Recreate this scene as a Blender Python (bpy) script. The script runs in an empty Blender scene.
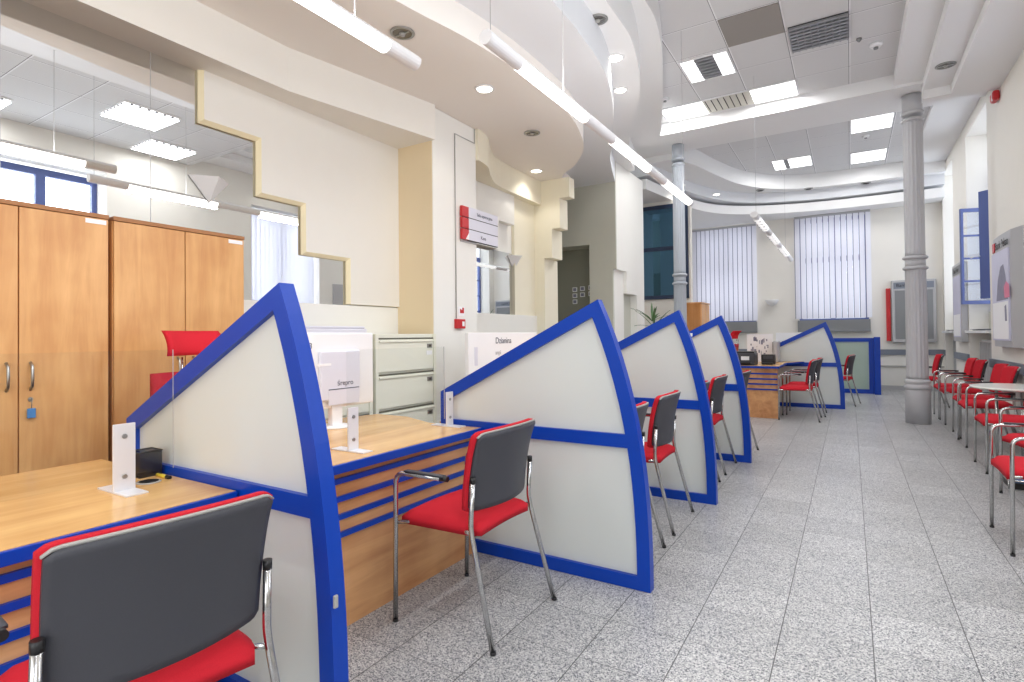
import bpy, bmesh, math, random
from mathutils import Vector, Matrix
random.seed(7)
S = bpy.context.scene
C = S.collection
PI = math.pi

# ------------------------------------------------------------------ materials
def newmat(name):
    m = bpy.data.materials.new(name); m.use_nodes = True
    nt = m.node_tree; b = nt.nodes['Principled BSDF']
    return m, nt, b
def lin(c):
    return tuple((x/255/12.92 if x/255 <= .04045 else ((x/255+.055)/1.055)**2.4) for x in c) + (1,)
def plain(name, rgb, rough=.5, metal=0, spec=.5, noise=0, nscale=20, coat=0, bump=0):
    m, nt, b = newmat(name)
    col = lin(rgb)
    b.inputs['Base Color'].default_value = col
    b.inputs['Roughness'].default_value = rough
    b.inputs['Metallic'].default_value = metal
    b.inputs['Specular IOR Level'].default_value = spec
    if coat: b.inputs['Coat Weight'].default_value = coat; b.inputs['Coat Roughness'].default_value = .15
    if noise or bump:
        tc = nt.nodes.new('ShaderNodeTexCoord'); n = nt.nodes.new('ShaderNodeTexNoise')
        n.inputs['Scale'].default_value = nscale; n.inputs['Detail'].default_value = 5
        nt.links.new(tc.outputs['Object'], n.inputs['Vector'])
        if noise:
            mx = nt.nodes.new('ShaderNodeMix'); mx.data_type = 'RGBA'
            mx.inputs[6].default_value = tuple(max(0, c*(1-noise)) for c in col[:3])+(1,)
            mx.inputs[7].default_value = tuple(min(1, c*(1+noise)) for c in col[:3])+(1,)
            nt.links.new(n.outputs['Fac'], mx.inputs[0]); nt.links.new(mx.outputs[2], b.inputs['Base Color'])
        if bump:
            bp = nt.nodes.new('ShaderNodeBump'); bp.inputs['Strength'].default_value = bump; bp.inputs['Distance'].default_value = .002
            nt.links.new(n.outputs['Fac'], bp.inputs['Height']); nt.links.new(bp.outputs['Normal'], b.inputs['Normal'])
    return m
def wood(name, rgb_a, rgb_b, axis='z', rough=.38):
    m, nt, b = newmat(name)
    tc = nt.nodes.new('ShaderNodeTexCoord'); mp = nt.nodes.new('ShaderNodeMapping')
    sc = {'z': (9, 9, .9), 'y': (9, .9, 9), 'x': (.9, 9, 9)}[axis]
    mp.inputs['Scale'].default_value = sc
    n = nt.nodes.new('ShaderNodeTexNoise'); n.inputs['Scale'].default_value = 1.3; n.inputs['Detail'].default_value = 7
    n.inputs['Roughness'].default_value = .62; n.inputs['Distortion'].default_value = .5
    n2 = nt.nodes.new('ShaderNodeTexNoise'); n2.inputs['Scale'].default_value = 2.2; n2.inputs['Detail'].default_value = 3
    ad = nt.nodes.new('ShaderNodeMath'); ad.operation = 'ADD'
    hf = nt.nodes.new('ShaderNodeMath'); hf.operation = 'MULTIPLY'; hf.inputs[1].default_value = .5
    rp = nt.nodes.new('ShaderNodeValToRGB')
    rp.color_ramp.elements[0].position = .38; rp.color_ramp.elements[1].position = .62
    rp.color_ramp.elements[0].color = lin(rgb_a); rp.color_ramp.elements[1].color = lin(rgb_b)
    L = nt.links.new
    L(tc.outputs['Object'], mp.inputs['Vector']); L(mp.outputs['Vector'], n.inputs['Vector']); L(tc.outputs['Object'], n2.inputs['Vector'])
    L(n.outputs['Fac'], ad.inputs[0]); L(n2.outputs['Fac'], ad.inputs[1]); L(ad.outputs[0], hf.inputs[0])
    L(hf.outputs[0], rp.inputs['Fac']); L(rp.outputs['Color'], b.inputs['Base Color'])
    b.inputs['Roughness'].default_value = rough
    return m
def emit(name, rgb, s):
    m, nt, b = newmat(name)
    b.inputs['Base Color'].default_value = lin(rgb); b.inputs['Emission Color'].default_value = lin(rgb); b.inputs['Emission Strength'].default_value = s
    return m
def floor_mat():
    m, nt, b = newmat('granite_tiles'); N = nt.nodes.new; L = nt.links.new
    geo = N('ShaderNodeNewGeometry'); sep = N('ShaderNodeSeparateXYZ'); L(geo.outputs['Position'], sep.inputs[0])
    def line(out, off, step, w):
        a = N('ShaderNodeMath'); a.operation = 'ADD'; a.inputs[1].default_value = off; L(out, a.inputs[0])
        d = N('ShaderNodeMath'); d.operation = 'DIVIDE'; d.inputs[1].default_value = step; L(a.outputs[0], d.inputs[0])
        f = N('ShaderNodeMath'); f.operation = 'FRACT'; L(d.outputs[0], f.inputs[0])
        c = N('ShaderNodeMath'); c.operation = 'LESS_THAN'; c.inputs[1].default_value = w/step; L(f.outputs[0], c.inputs[0])
        fl = N('ShaderNodeMath'); fl.operation = 'FLOOR'; L(d.outputs[0], fl.inputs[0])
        return c.outputs[0], fl.outputs[0]
    lx, ix = line(sep.outputs['X'], 100*.339+.280, .339, .0042)
    ly, iy = line(sep.outputs['Y'], 100*.34-2.722, .34, .0036)
    cmb = N('ShaderNodeCombineXYZ'); L(ix, cmb.inputs[0]); L(iy, cmb.inputs[1])
    wn = N('ShaderNodeTexWhiteNoise'); wn.noise_dimensions = '2D'; L(cmb.outputs[0], wn.inputs['Vector'])
    v = N('ShaderNodeTexVoronoi'); v.inputs['Scale'].default_value = 230; L(geo.outputs['Position'], v.inputs['Vector'])
    sepc = N('ShaderNodeSeparateColor'); L(v.outputs['Color'], sepc.inputs[0])
    rp = N('ShaderNodeValToRGB'); e = rp.color_ramp.elements
    e[0].position = 0; e[0].color = lin((70, 73, 82)); e[1].position = 1; e[1].color = lin((232, 232, 230))
    for p, c in ((.14, (98, 101, 110)), (.32, (160, 161, 165)), (.65, (198, 198, 198))):
        q = e.new(p); q.color = lin(c)
    L(sepc.outputs[0], rp.inputs['Fac'])
    n = N('ShaderNodeTexNoise'); n.inputs['Scale'].default_value = 1.1; n.inputs['Detail'].default_value = 3; L(geo.outputs['Position'], n.inputs['Vector'])
    mr = N('ShaderNodeMapRange'); mr.inputs['To Min'].default_value = .84; mr.inputs['To Max'].default_value = 1.0; L(wn.outputs['Value'], mr.inputs['Value'])
    tint = N('ShaderNodeMix'); tint.data_type = 'RGBA'; tint.inputs[6].default_value = (.96, .955, .93, 1); tint.inputs[7].default_value = (.98, .98, 1, 1); L(n.outputs['Fac'], tint.inputs[0])
    m1 = N('ShaderNodeMix'); m1.data_type = 'RGBA'; m1.blend_type = 'MULTIPLY'; m1.inputs[0].default_value = 1; L(rp.outputs['Color'], m1.inputs[6]); L(tint.outputs[2], m1.inputs[7])
    vm = N('ShaderNodeVectorMath'); vm.operation = 'SCALE'; L(m1.outputs[2], vm.inputs[0]); L(mr.outputs[0], vm.inputs['Scale'])
    j1 = N('ShaderNodeMix'); j1.data_type = 'RGBA'; j1.inputs[7].default_value = lin((112, 112, 114)); L(vm.outputs[0], j1.inputs[6])
    hy = N('ShaderNodeMath'); hy.operation = 'MULTIPLY'; hy.inputs[1].default_value = 1; L(ly, hy.inputs[0]); L(hy.outputs[0], j1.inputs[0])
    j2 = N('ShaderNodeMix'); j2.data_type = 'RGBA'; j2.inputs[7].default_value = lin((70, 70, 72)); L(j1.outputs[2], j2.inputs[6]); L(lx, j2.inputs[0])
    L(j2.outputs[2], b.inputs['Base Color']); b.inputs['Roughness'].default_value = .33
    b.inputs['Specular IOR Level'].default_value = .45
    return m
def grid_mat():
    m, nt, b = newmat('ceiling_tiles'); N = nt.nodes.new; L = nt.links.new
    geo = N('ShaderNodeNewGeometry'); sep = N('ShaderNodeSeparateXYZ'); L(geo.outputs['Position'], sep.inputs[0])
    outs = []
    for out, off, step in ((sep.outputs['X'], 65+.6+.011, .65), (sep.outputs['Y'], 71.2-6.58+.011, .712)):
        a = N('ShaderNodeMath'); a.operation = 'ADD'; a.inputs[1].default_value = off; L(out, a.inputs[0])
        d = N('ShaderNodeMath'); d.operation = 'DIVIDE'; d.inputs[1].default_value = step; L(a.outputs[0], d.inputs[0])
        f = N('ShaderNodeMath'); f.operation = 'FRACT'; L(d.outputs[0], f.inputs[0])
        for w in (.022, .007):
            c = N('ShaderNodeMath'); c.operation = 'LESS_THAN'; c.inputs[1].default_value = w/step; L(f.outputs[0], c.inputs[0]); outs.append(c.outputs[0])
    mx = N('ShaderNodeMath'); mx.operation = 'MAXIMUM'; L(outs[0], mx.inputs[0]); L(outs[2], mx.inputs[1])
    my = N('ShaderNodeMath'); my.operation = 'MAXIMUM'; L(outs[1], my.inputs[0]); L(outs[3], my.inputs[1])
    n = N('ShaderNodeTexNoise'); n.inputs['Scale'].default_value = 180; L(geo.outputs['Position'], n.inputs['Vector'])
    tm = N('ShaderNodeMix'); tm.data_type = 'RGBA'; tm.inputs[6].default_value = lin((200, 200, 202)); tm.inputs[7].default_value = lin((232, 232, 232)); L(n.outputs['Fac'], tm.inputs[0])
    a = N('ShaderNodeMix'); a.data_type = 'RGBA'; a.inputs[7].default_value = lin((240, 240, 242)); L(tm.outputs[2], a.inputs[6]); L(mx.outputs[0], a.inputs[0])
    c = N('ShaderNodeMix'); c.data_type = 'RGBA'; c.inputs[7].default_value = lin((120, 120, 125)); L(a.outputs[2], c.inputs[6]); L(my.outputs[0], c.inputs[0])
    L(c.outputs[2], b.inputs['Base Color']); b.inputs['Roughness'].default_value = .85
    return m
def milk_glass(name, rgb, tr=.45):
    m, nt, b = newmat(name); N = nt.nodes.new; L = nt.links.new
    b.inputs['Base Color'].default_value = lin(rgb); b.inputs['Roughness'].default_value = .16
    t = N('ShaderNodeBsdfTranslucent'); t.inputs['Color'].default_value = lin(rgb)
    mx = N('ShaderNodeMixShader'); mx.inputs[0].default_value = tr
    L(b.outputs[0], mx.inputs[1]); L(t.outputs[0], mx.inputs[2]); L(mx.outputs[0], nt.nodes['Material Output'].inputs[0])
    return m
def clear(name, rgb, refl=.06, rough=0):
    m, nt, b = newmat(name); N = nt.nodes.new; L = nt.links.new
    t = N('ShaderNodeBsdfTransparent'); t.inputs[0].default_value = lin(rgb)
    g = N('ShaderNodeBsdfGlossy'); g.inputs['Roughness'].default_value = rough
    mx = N('ShaderNodeMixShader'); mx.inputs[0].default_value = refl
    L(t.outputs[0], mx.inputs[1]); L(g.outputs[0], mx.inputs[2]); L(mx.outputs[0], nt.nodes['Material Output'].inputs[0])
    return m
def holes_mat(name, rgb, scale=300, dens=.5):
    m, nt, b = newmat(name); N = nt.nodes.new; L = nt.links.new
    b.inputs['Base Color'].default_value = lin(rgb); b.inputs['Roughness'].default_value = .4
    tc = N('ShaderNodeTexCoord'); ck = N('ShaderNodeTexChecker'); ck.inputs['Scale'].default_value = scale; L(tc.outputs['Object'], ck.inputs['Vector'])
    t = N('ShaderNodeBsdfTransparent'); mx = N('ShaderNodeMixShader')
    mm = N('ShaderNodeMath'); mm.operation = 'MULTIPLY'; mm.inputs[1].default_value = dens; L(ck.outputs['Fac'], mm.inputs[0]); L(mm.outputs[0], mx.inputs[0])
    L(b.outputs[0], mx.inputs[1]); L(t.outputs[0], mx.inputs[2]); L(mx.outputs[0], nt.nodes['Material Output'].inputs[0])
    return m

M = {
 'wall': plain('wall_paint', (238, 235, 228), .8, noise=.015, nscale=6, spec=.25),
 'wall_white': plain('white_wall_paint', (240, 239, 234), .75, noise=.012, nscale=6, spec=.25),
 'wall_tan': plain('tan_wall_paint', (234, 216, 182), .75, noise=.012, nscale=6, spec=.25),
 'wall_yellow': plain('warm_wall_paint', (240, 234, 214), .75, noise=.012, nscale=6, spec=.25),
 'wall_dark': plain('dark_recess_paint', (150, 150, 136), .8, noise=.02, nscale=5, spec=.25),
 'wall_grey': plain('grey_green_wall_paint', (204, 204, 192), .8, noise=.02, nscale=5, spec=.25),
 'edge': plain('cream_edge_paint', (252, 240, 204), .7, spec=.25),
 'soffit': plain('warm_soffit_paint', (240, 235, 229), .85, spec=.2),
 'soffit_grey': plain('cool_soffit_paint', (226, 228, 232), .85, spec=.2),
 'ceil_white': plain('ceiling_paint', (238, 238, 238), .8, spec=.25),
 'tiles': grid_mat(), 'floor': floor_mat(),
 'blue': plain('blue_lacquer', (0, 62, 172), .34, spec=.35, noise=.04, nscale=3),
 'blue_frame': plain('blue_window_paint', (82, 98, 156), .4),
 'milk': milk_glass('milk_glass', (230, 235, 233), .22),
 'milk_green': milk_glass('green_milk_glass', (196, 214, 202), .35),
 'wood': wood('cabinet_veneer', (200, 142, 86), (232, 182, 122), 'z'),
 'wood_top': wood('worktop_veneer', (206, 158, 98), (236, 192, 130), 'y', .22),
 'wood_front': wood('desk_front_veneer', (186, 126, 80), (226, 172, 120), 'y', .35),
 'wood_edge': plain('dark_veneer_edge', (166, 114, 70), .5),
 'red': plain('red_fabric', (200, 36, 50), .85, noise=.12, nscale=350, bump=.3, spec=.2),
 'red_dark': plain('deep_red_fabric', (170, 38, 50), .85, noise=.1, nscale=350, spec=.2),
 'shell': plain('charcoal_plastic', (62, 63, 70), .5, noise=.05, nscale=300, bump=.15),
 'rim': plain('pale_grey_rim', (172, 170, 166), .5),
 'black': plain('black_plastic', (26, 26, 28), .4),
 'chrome': plain('chrome_tube', (196, 196, 196), .16, 1),
 'steel': plain('satin_steel', (170, 170, 168), .35, 1),
 'alu': plain('white_aluminium', (232, 232, 236), .35, .1),
 'white': plain('white_plastic', (240, 240, 242), .35),
 'paper': plain('white_paper', (246, 246, 248), .6),
 'lav': plain('lavender_grey_plastic', (220, 220, 232), .45),
 'file': plain('putty_steel', (236, 236, 222), .38, noise=.01, nscale=3),
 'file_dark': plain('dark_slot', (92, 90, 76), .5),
 'acrylic': clear('clear_acrylic', (251, 252, 252), .012),
 'glass': clear('window_glass', (250, 252, 255), .04),
 'mirror': plain('mirror_silver', (236, 238, 238), .0, 1),
 'dark_glass': plain('dark_blue_glass', (84, 122, 150), .03, .85),
 'navy': plain('navy_frame', (40, 56, 84), .4),
 'col_grey': plain('column_grey_paint', (190, 190, 193), .45, spec=.4),
 'col_blue': plain('column_pale_paint', (176, 182, 190), .45, spec=.4),
 'grey': plain('mid_grey_board', (134, 136, 138), .55),
 'frame_grey': plain('light_grey_frame', (186, 186, 188), .4, .2),
 'dado': plain('slate_dado', (124, 130, 142), .5),
 'blind': milk_glass('blind_fabric', (240, 240, 245), .5),
 'blind_edge': plain('blind_edge', (128, 128, 146), .7),
 'panel_light': emit('panel_light', (255, 255, 255), 3),
 'tube_light': emit('tube_light', (255, 253, 250), 5),
 'tube_dim': emit('tube_dim', (250, 250, 250), .9),
 'down_light': emit('down_light', (255, 246, 228), 7),
 'down_off': plain('unlit_reflector', (120, 118, 114), .25, .8),
 'louvre': plain('louvre_aluminium', (150, 152, 156), .4, .4),
 'grey_tile': plain('grey_mesh_tile', (150, 145, 140), .8, noise=.05, nscale=200),
 'vent_cream': plain('cream_vent', (214, 212, 202), .5),
 'dark': plain('dark_gap', (40, 40, 42), .8),
 'alarm': plain('alarm_red', (196, 34, 40), .35),
 'mesh': clear('black_mesh', (176, 176, 182), .08, .4),
 'leaf': plain('leaf_green', (58, 96, 46), .5, noise=.25, nscale=12),
 'terracotta': plain('pot_grey', (196, 192, 184), .6),
 'text': plain('dark_lettering', (70, 74, 92), .6),
 'text_black': plain('black_lettering', (30, 30, 34), .6),
 'poster': plain('poster_lavender', (206, 206, 226), .5, noise=.12, nscale=3),
 'poster_dark': plain('poster_grey_shape', (136, 136, 156), .55, noise=.2, nscale=10),
 'pink': plain('poster_pink', (222, 120, 150), .5),
 'wood_box': wood('box_veneer', (176, 116, 60), (206, 146, 88), 'z'),
 'cream_ctl': plain('table_white', (228, 230, 224), .25),
 'key_blue': plain('blue_key_tag', (70, 130, 190), .4),
 'yellow': plain('yellow_clip', (224, 196, 60), .4),
 'radiator': plain('radiator_white', (236, 238, 238), .4),
}

# ------------------------------------------------------------------ mesh helpers
def B(): return bmesh.new()
def box(bm, x0, x1, y0, y1, z0, z1, bev=0):
    r = bmesh.ops.create_cube(bm, size=1, matrix=Matrix.Translation(((x0+x1)/2, (y0+y1)/2, (z0+z1)/2)) @ Matrix.Diagonal((abs(x1-x0), abs(y1-y0), abs(z1-z0), 1)))
    if bev:
        es = list({e for v in r['verts'] for e in v.link_edges})
        bmesh.ops.bevel(bm, geom=es, offset=bev, segments=2, profile=.5, affect='EDGES')
    return bm
def prism(bm, pts, vec):
    """closed polygon (3-D points) pushed along vec"""
    vec = Vector(vec); a = [bm.verts.new(p) for p in pts]; b = [bm.verts.new(Vector(p)+vec) for p in pts]
    f1 = bm.faces.new(a); f2 = bm.faces.new(b[::-1])
    for i in range(len(pts)):
        j = (i+1) % len(pts); bm.faces.new((a[j], a[i], b[i], b[j]))
    f1.normal_update(); f2.normal_update()
    bmesh.ops.triangulate(bm, faces=[f1, f2], ngon_method='EAR_CLIP')
    bmesh.ops.recalc_face_normals(bm, faces=bm.faces[:])
    return bm
def pxy(bm, pts, z0, z1): return prism(bm, [(x, y, z0) for x, y in pts], (0, 0, z1-z0))
def pyz(bm, pts, x0, x1): return prism(bm, [(x0, y, z) for y, z in pts], (x1-x0, 0, 0))
def pxz(bm, pts, y0, y1): return prism(bm, [(x, y0, z) for x, z in pts], (0, y1-y0, 0))
def roundpath(pts, r, n=5):
    out = [Vector(pts[0])]
    for i in range(1, len(pts)-1):
        p, a, b = Vector(pts[i]), Vector(pts[i-1]), Vector(pts[i+1])
        da, db = (a-p), (b-p); rr = min(r, da.length*.48, db.length*.48)
        s, e = p+da.normalized()*rr, p+db.normalized()*rr
        for k in range(n+1):
            t = k/n; out.append(s*(1-t)**2+p*2*t*(1-t)+e*t*t)
    out.append(Vector(pts[-1])); return out
def tube(bm, pts, r, seg=10, bend=0, cap=True):
    pts = roundpath(pts, bend) if bend else [Vector(p) for p in pts]
    rings = []; up = None
    for i, p in enumerate(pts):
        d = (pts[min(i+1, len(pts)-1)]-pts[max(i-1, 0)]).normalized()
        if up is None:
            up = d.orthogonal().normalized()
        up = (up-d*up.dot(d)).normalized(); sd = d.cross(up)
        rings.append([bm.verts.new(p+(up*math.cos(2*PI*k/seg)+sd*math.sin(2*PI*k/seg))*r) for k in range(seg)])
    for a, b in zip(rings, rings[1:]):
        for k in range(seg):
            f = bm.faces.new((a[k], a[(k+1) % seg], b[(k+1) % seg], b[k])); f.smooth = True
    if cap:
        bm.faces.new(rings[0][::-1]); bm.faces.new(rings[-1])
    return bm
def lathe(bm, prof, cx=0, cy=0, seg=32, flute=0, nf=0):
    rings = []
    for (r, z, *fl) in prof:
        ring = []
        for k in range(seg):
            a = 2*PI*k/seg; rr = r
            if nf and fl and fl[0]: rr = r*(1-flute*(.5+.5*math.cos(a*nf)))
            ring.append(bm.verts.new((cx+rr*math.cos(a), cy+rr*math.sin(a), z)))
        rings.append(ring)
    for a, b in zip(rings, rings[1:]):
        for k in range(seg):
            f = bm.faces.new((a[k], a[(k+1) % seg], b[(k+1) % seg], b[k])); f.smooth = True
    bm.faces.new(rings[0][::-1]); bm.faces.new(rings[-1]); return bm
def sheet(bm, fn, nu, nv, th):
    """closed shell: fn(u,v)->(point, normal); thickness th along normal"""
    F, K = [], []
    for i in range(nu+1):
        F.append([]); K.append([])
        for j in range(nv+1):
            p, n = fn(i/nu, j/nv); p = Vector(p); n = Vector(n).normalized()
            F[-1].append(bm.verts.new(p)); K[-1].append(bm.verts.new(p+n*th))
    def q(*v):
        f = bm.faces.new(v); f.smooth = True
    for i in range(nu):
        for j in range(nv):
            q(F[i][j], F[i+1][j], F[i+1][j+1], F[i][j+1]); q(K[i][j], K[i][j+1], K[i+1][j+1], K[i+1][j])
    for i in range(nu):
        q(F[i][0], K[i][0], K[i+1][0], F[i+1][0]); q(F[i][nv], F[i+1][nv], K[i+1][nv], K[i][nv])
    for j in range(nv):
        q(F[0][j], F[0][j+1], K[0][j+1], K[0][j]); q(F[nu][j], K[nu][j], K[nu][j+1], F[nu][j+1])
    bmesh.ops.recalc_face_normals(bm, faces=bm.faces[:])
    return bm
def obj(name, bm, mat, parent=None, mats=None):
    if parent is not None and parent.get('_off'):
        bmesh.ops.translate(bm, verts=bm.verts[:], vec=-Vector(parent['_off']))
    me = bpy.data.meshes.new(name); bm.to_mesh(me); bm.free()
    me.materials.append(M[mat] if isinstance(mat, str) else mat)
    o = bpy.data.objects.new(name, me); C.objects.link(o)
    if parent is not None:
        o.parent = parent
        while parent.parent is not None: parent = parent.parent
        if parent.get('_off'): pass
    return o
class W:  # a thing built in room coordinates: Empty at its base, parts shifted into its frame
    def __init__(s, name, label, cat, loc, group=None, rz=0):
        o = bpy.data.objects.new(name, None); C.objects.link(o); o.empty_display_size = .1
        o.location = loc; o.rotation_euler = (0, 0, rz)
        o['label'] = label; o['category'] = cat; o['kind'] = 'thing'
        if group: o['group'] = group
        s.o = o; s.loc = Vector(loc)
    def part(s, name, bm, mat, parent=None, label=None):
        bmesh.ops.translate(bm, verts=bm.verts[:], vec=-s.loc)
        o = obj(name, bm, mat, None); o.parent = parent or s.o
        if label: o['label'] = label
        return o
    def local(s, name, bm, mat, parent=None, label=None):
        o = obj(name, bm, mat, None); o.parent = parent or s.o
        if label: o['label'] = label
        return o
def struct(name, bm, mat):
    o = obj(name, bm, mat); o['kind'] = 'structure'; return o
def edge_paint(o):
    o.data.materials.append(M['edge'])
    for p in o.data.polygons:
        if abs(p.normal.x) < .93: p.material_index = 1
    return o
def tag(o, label, cat, group=None):
    o['label'] = label; o['category'] = cat; o['kind'] = 'thing'
    if group: o['group'] = group
    return o
def single(name, bm, mat, loc, label, cat, group=None):
    bmesh.ops.translate(bm, verts=bm.verts[:], vec=-Vector(loc))
    o = obj(name, bm, mat); o.location = loc
    return tag(o, label, cat, group)
def dup(root, loc, rz=0, label=None, group=None):
    r = root.copy(); C.objects.link(r); r.location = loc; r.rotation_euler = (0, 0, rz)
    if label: r['label'] = label
    if group: r['group'] = group
    for ch in list(root.children):
        c = ch.copy(); C.objects.link(c); c.parent = r
        for g in list(ch.children):
            d = g.copy(); C.objects.link(d); d.parent = c
    return r
def text(w, name, s, size, mat, M4, parent=None, ext=.0008):
    cu = bpy.data.curves.new(name, 'FONT'); cu.body = s; cu.size = size; cu.extrude = ext; cu.align_x = 'CENTER'; cu.align_y = 'CENTER'
    cu.materials.append(M[mat])
    tmp = bpy.data.objects.new(name, cu); me = bpy.data.meshes.new_from_object(tmp); bpy.data.objects.remove(tmp)
    me.materials.clear(); me.materials.append(M[mat])
    o = bpy.data.objects.new(name, me); C.objects.link(o)
    M4 = M4.copy(); M4.translation = M4.translation-w.loc
    o.parent = parent or w.o; o.matrix_local = M4; return o
def face_px(x, y, z):  # text reading for someone looking towards -X (surface faces +X)
    m = Matrix(((0, 0, 1), (1, 0, 0), (0, 1, 0))).to_4x4(); m.translation = (x, y, z); return m
def face_nx(x, y, z):  # surface faces -X
    m = Matrix(((0, 0, -1), (-1, 0, 0), (0, 1, 0))).to_4x4(); m.translation = (x, y, z); return m
def face_ny(x, y, z):
    m = Matrix(((1, 0, 0), (0, 0, -1), (0, 1, 0))).to_4x4(); m.translation = (x, y, z); return m
def spl(pts, n=6):
    """Catmull-Rom through 2-D points"""
    P = [Vector(p) for p in pts]; out = []
    for i in range(len(P)-1):
        a, b, c, d = P[max(i-1, 0)], P[i], P[i+1], P[min(i+2, len(P)-1)]
        for k in range(n):
            t = k/n
            out.append(tuple(.5*((2*b)+(c-a)*t+(2*a-5*b+4*c-d)*t*t+(-a+3*b-3*c+d)*t**3)))
    out.append(tuple(P[-1])); return out

# ------------------------------------------------------------------ camera (level, slightly turned lens)
F_, VPX, CY, PT, RL, H = 550., 850., 329., .0128, .0105, 1.3
th = math.atan((VPX-512)/F_); c_, s_ = math.cos(th), math.sin(th); cp, sp = math.cos(PT), math.sin(PT)
fw = Vector((-s_*cp, c_*cp, sp)); rt = Vector((c_, s_, 0)); up = Vector((s_*sp, -c_*sp, cp))
cr, sr = math.cos(RL), math.sin(RL)
rt2 = rt*cr-up*sr; up2 = rt*sr+up*cr
cam = bpy.data.cameras.new('camera'); co = bpy.data.objects.new('camera', cam); C.objects.link(co)
mw = Matrix((rt2, up2, -fw)).transposed().to_4x4(); mw.translation = (0, 0, H); co.matrix_world = mw
cam.sensor_width = 36; cam.lens = F_/1024*36; cam.shift_y = (CY-341)/1024; cam.clip_start = .05
S.camera = co

# ------------------------------------------------------------------ setting
XL, XR, YN, YB = -4.1, 1.72, -2.6, 15.0
struct('floor', box(B(), -5.3, 2.6, YN-.2, YB+.5, -.12, 0), 'floor')
struct('ceiling', box(B(), -5.3, 2.6, YN-.2, YB+.5, 4.9, 5.05), 'tiles')
nw = B(); box(nw, -4.6, -2.2, YN-.2, YN, 0, 4.9); box(nw, 1.0, 2.6, YN-.2, YN, 0, 4.9); box(nw, -2.2, 1.0, YN-.2, YN, 3.0, 4.9); box(nw, -2.2, 1.0, YN-.2, YN, 0, .4)  # unseen opening added here to let fill light in from the near end
struct('wall_near', nw, 'wall')
# left wall
struct('wall_left', box(B(), -4.4, XL, YN, 7.45, 0, 3.62), 'wall_white')
struct('wall_left_recess', box(B(), -5.2, -5.0, 7.3, 9.2, 0, 4.2), 'wall_grey')
struct('wall_left_return', box(B(), -5.0, -4.4, 7.3, 7.45, 0, 4.2), 'wall_grey')
struct('wall_left_parapet', box(B(), XL, -4.02, YN, 4.27, 0, 1.605), 'wall_white')
sp1 = [(2.21, 3.27), (2.21, 2.88), (2.668, 2.88), (2.668, 2.44), (3.09, 2.44), (3.09, 2.02), (3.585, 2.02), (3.585, 1.615), (4.27, 1.615), (4.27, 3.27)]
pb_ = pyz(B(), sp1, -4.048, -4.0)
bmesh.ops.dissolve_limit(pb_, angle_limit=.01, verts=pb_.verts[:], edges=pb_.edges[:])
fe = [e for e in pb_.edges if all(abs(v.co.x+4.0) < 1e-4 for v in e.verts) and not all(v.co.z > 3.26 for v in e.verts) and not all(v.co.y > 4.26 for v in e.verts) and not all(v.co.z < 1.62 for v in e.verts)]
bmesh.ops.bevel(pb_, geom=fe, offset=.03, segments=1, affect='EDGES')
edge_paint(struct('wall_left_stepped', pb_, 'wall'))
struct('wall_left_backing', box(B(), XL, -4.05, 3.662, 4.27, 1.605, 3.27), 'wall')
struct('wall_left_beam', pxy(B(), [(-3.78, YN), (-3.78, 2.79), (-3.5, 4.27), (XL, 4.27), (XL, YN)], 3.27, 3.62), 'wall')
struct('wall_left_pillar', box(B(), XL, -3.55, 4.27, 5.02, 0, 3.62), 'wall_tan')
struct('wall_left_pillar_face', box(B(), -3.55, -3.54, 4.275, 5.02, 0, 3.615), 'wall_white')
struct('wall_left_parapet.001', box(B(), XL, -4.02, 5.02, 7.27, 0, 1.6), 'wall_white')
struct('wall_left_stepped.001', pyz(B(), [(5.02, 3.27), (5.02, 2.47), (6.2, 2.47), (6.2, 2.86), (6.6, 2.86), (6.6, 3.27)], XL, -4.0), 'wall_white')
struct('wall_left_reveal', box(B(), XL, -4.05, 6.68, 7.27, 1.6, 3.27), 'wall_yellow')
struct('wall_left_beam.001', pxy(B(), spl([(-3.5, 5.02), (-3.56, 5.3), (-3.75, 5.65), (-3.9, 6.1), (-3.93, 7.27)], 4)+[(XL, 7.27), (XL, 5.02)], 3.27, 3.62), 'wall_yellow')
fin = B()
for z0, z1, x, t in ((0, 2.46, -3.885, .43), (2.46, 2.89, -3.755, .34), (2.89, 3.33, -3.62, .26), (3.33, 3.62, -3.465, .18)):
    box(fin, XL, x, 7.27, 7.27+t, z0, z1)
struct('wall_left_fin', fin, 'wall_yellow')
# grey wall with a recess, and the second stepped pier
gw = B(); box(gw, -3.78, -3.3, 8.7, 8.74, 2.4, 4.2); box(gw, -5.0, -3.78, 8.7, 9.1, 2.85, 4.2); box(gw, -3.78, -3.36, 8.7, 8.75, 0, 2.4)
struct('wall_recess_front', gw, 'wall_grey')
struct('wall_recess_back', box(B(), -5.0, -3.4, 9.1, 9.2, 0, 2.85), 'wall_dark')
struct('wall_left_pier', pyz(B(), [(8.74, 4.2), (8.74, 2.4), (9.2, 2.4), (9.2, 2.02), (9.72, 2.02), (9.72, 0), (10.15, 0), (10.15, 4.2)], -3.78, -3.3), 'wall_white')
struct('wall_left_pier_base', box(B(), -3.78, -3.36, 8.75, 9.2, 0, 2.4), 'wall_white')
struct('wall_left_pier_base', box(B(), -3.78, -3.42, 9.2, 9.72, 0, 2.02), 'wall_grey')
struct('wall_left_far', box(B(), -4.6, -3.95, 10.15, YB, 0, 4.2), 'wall')

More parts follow.
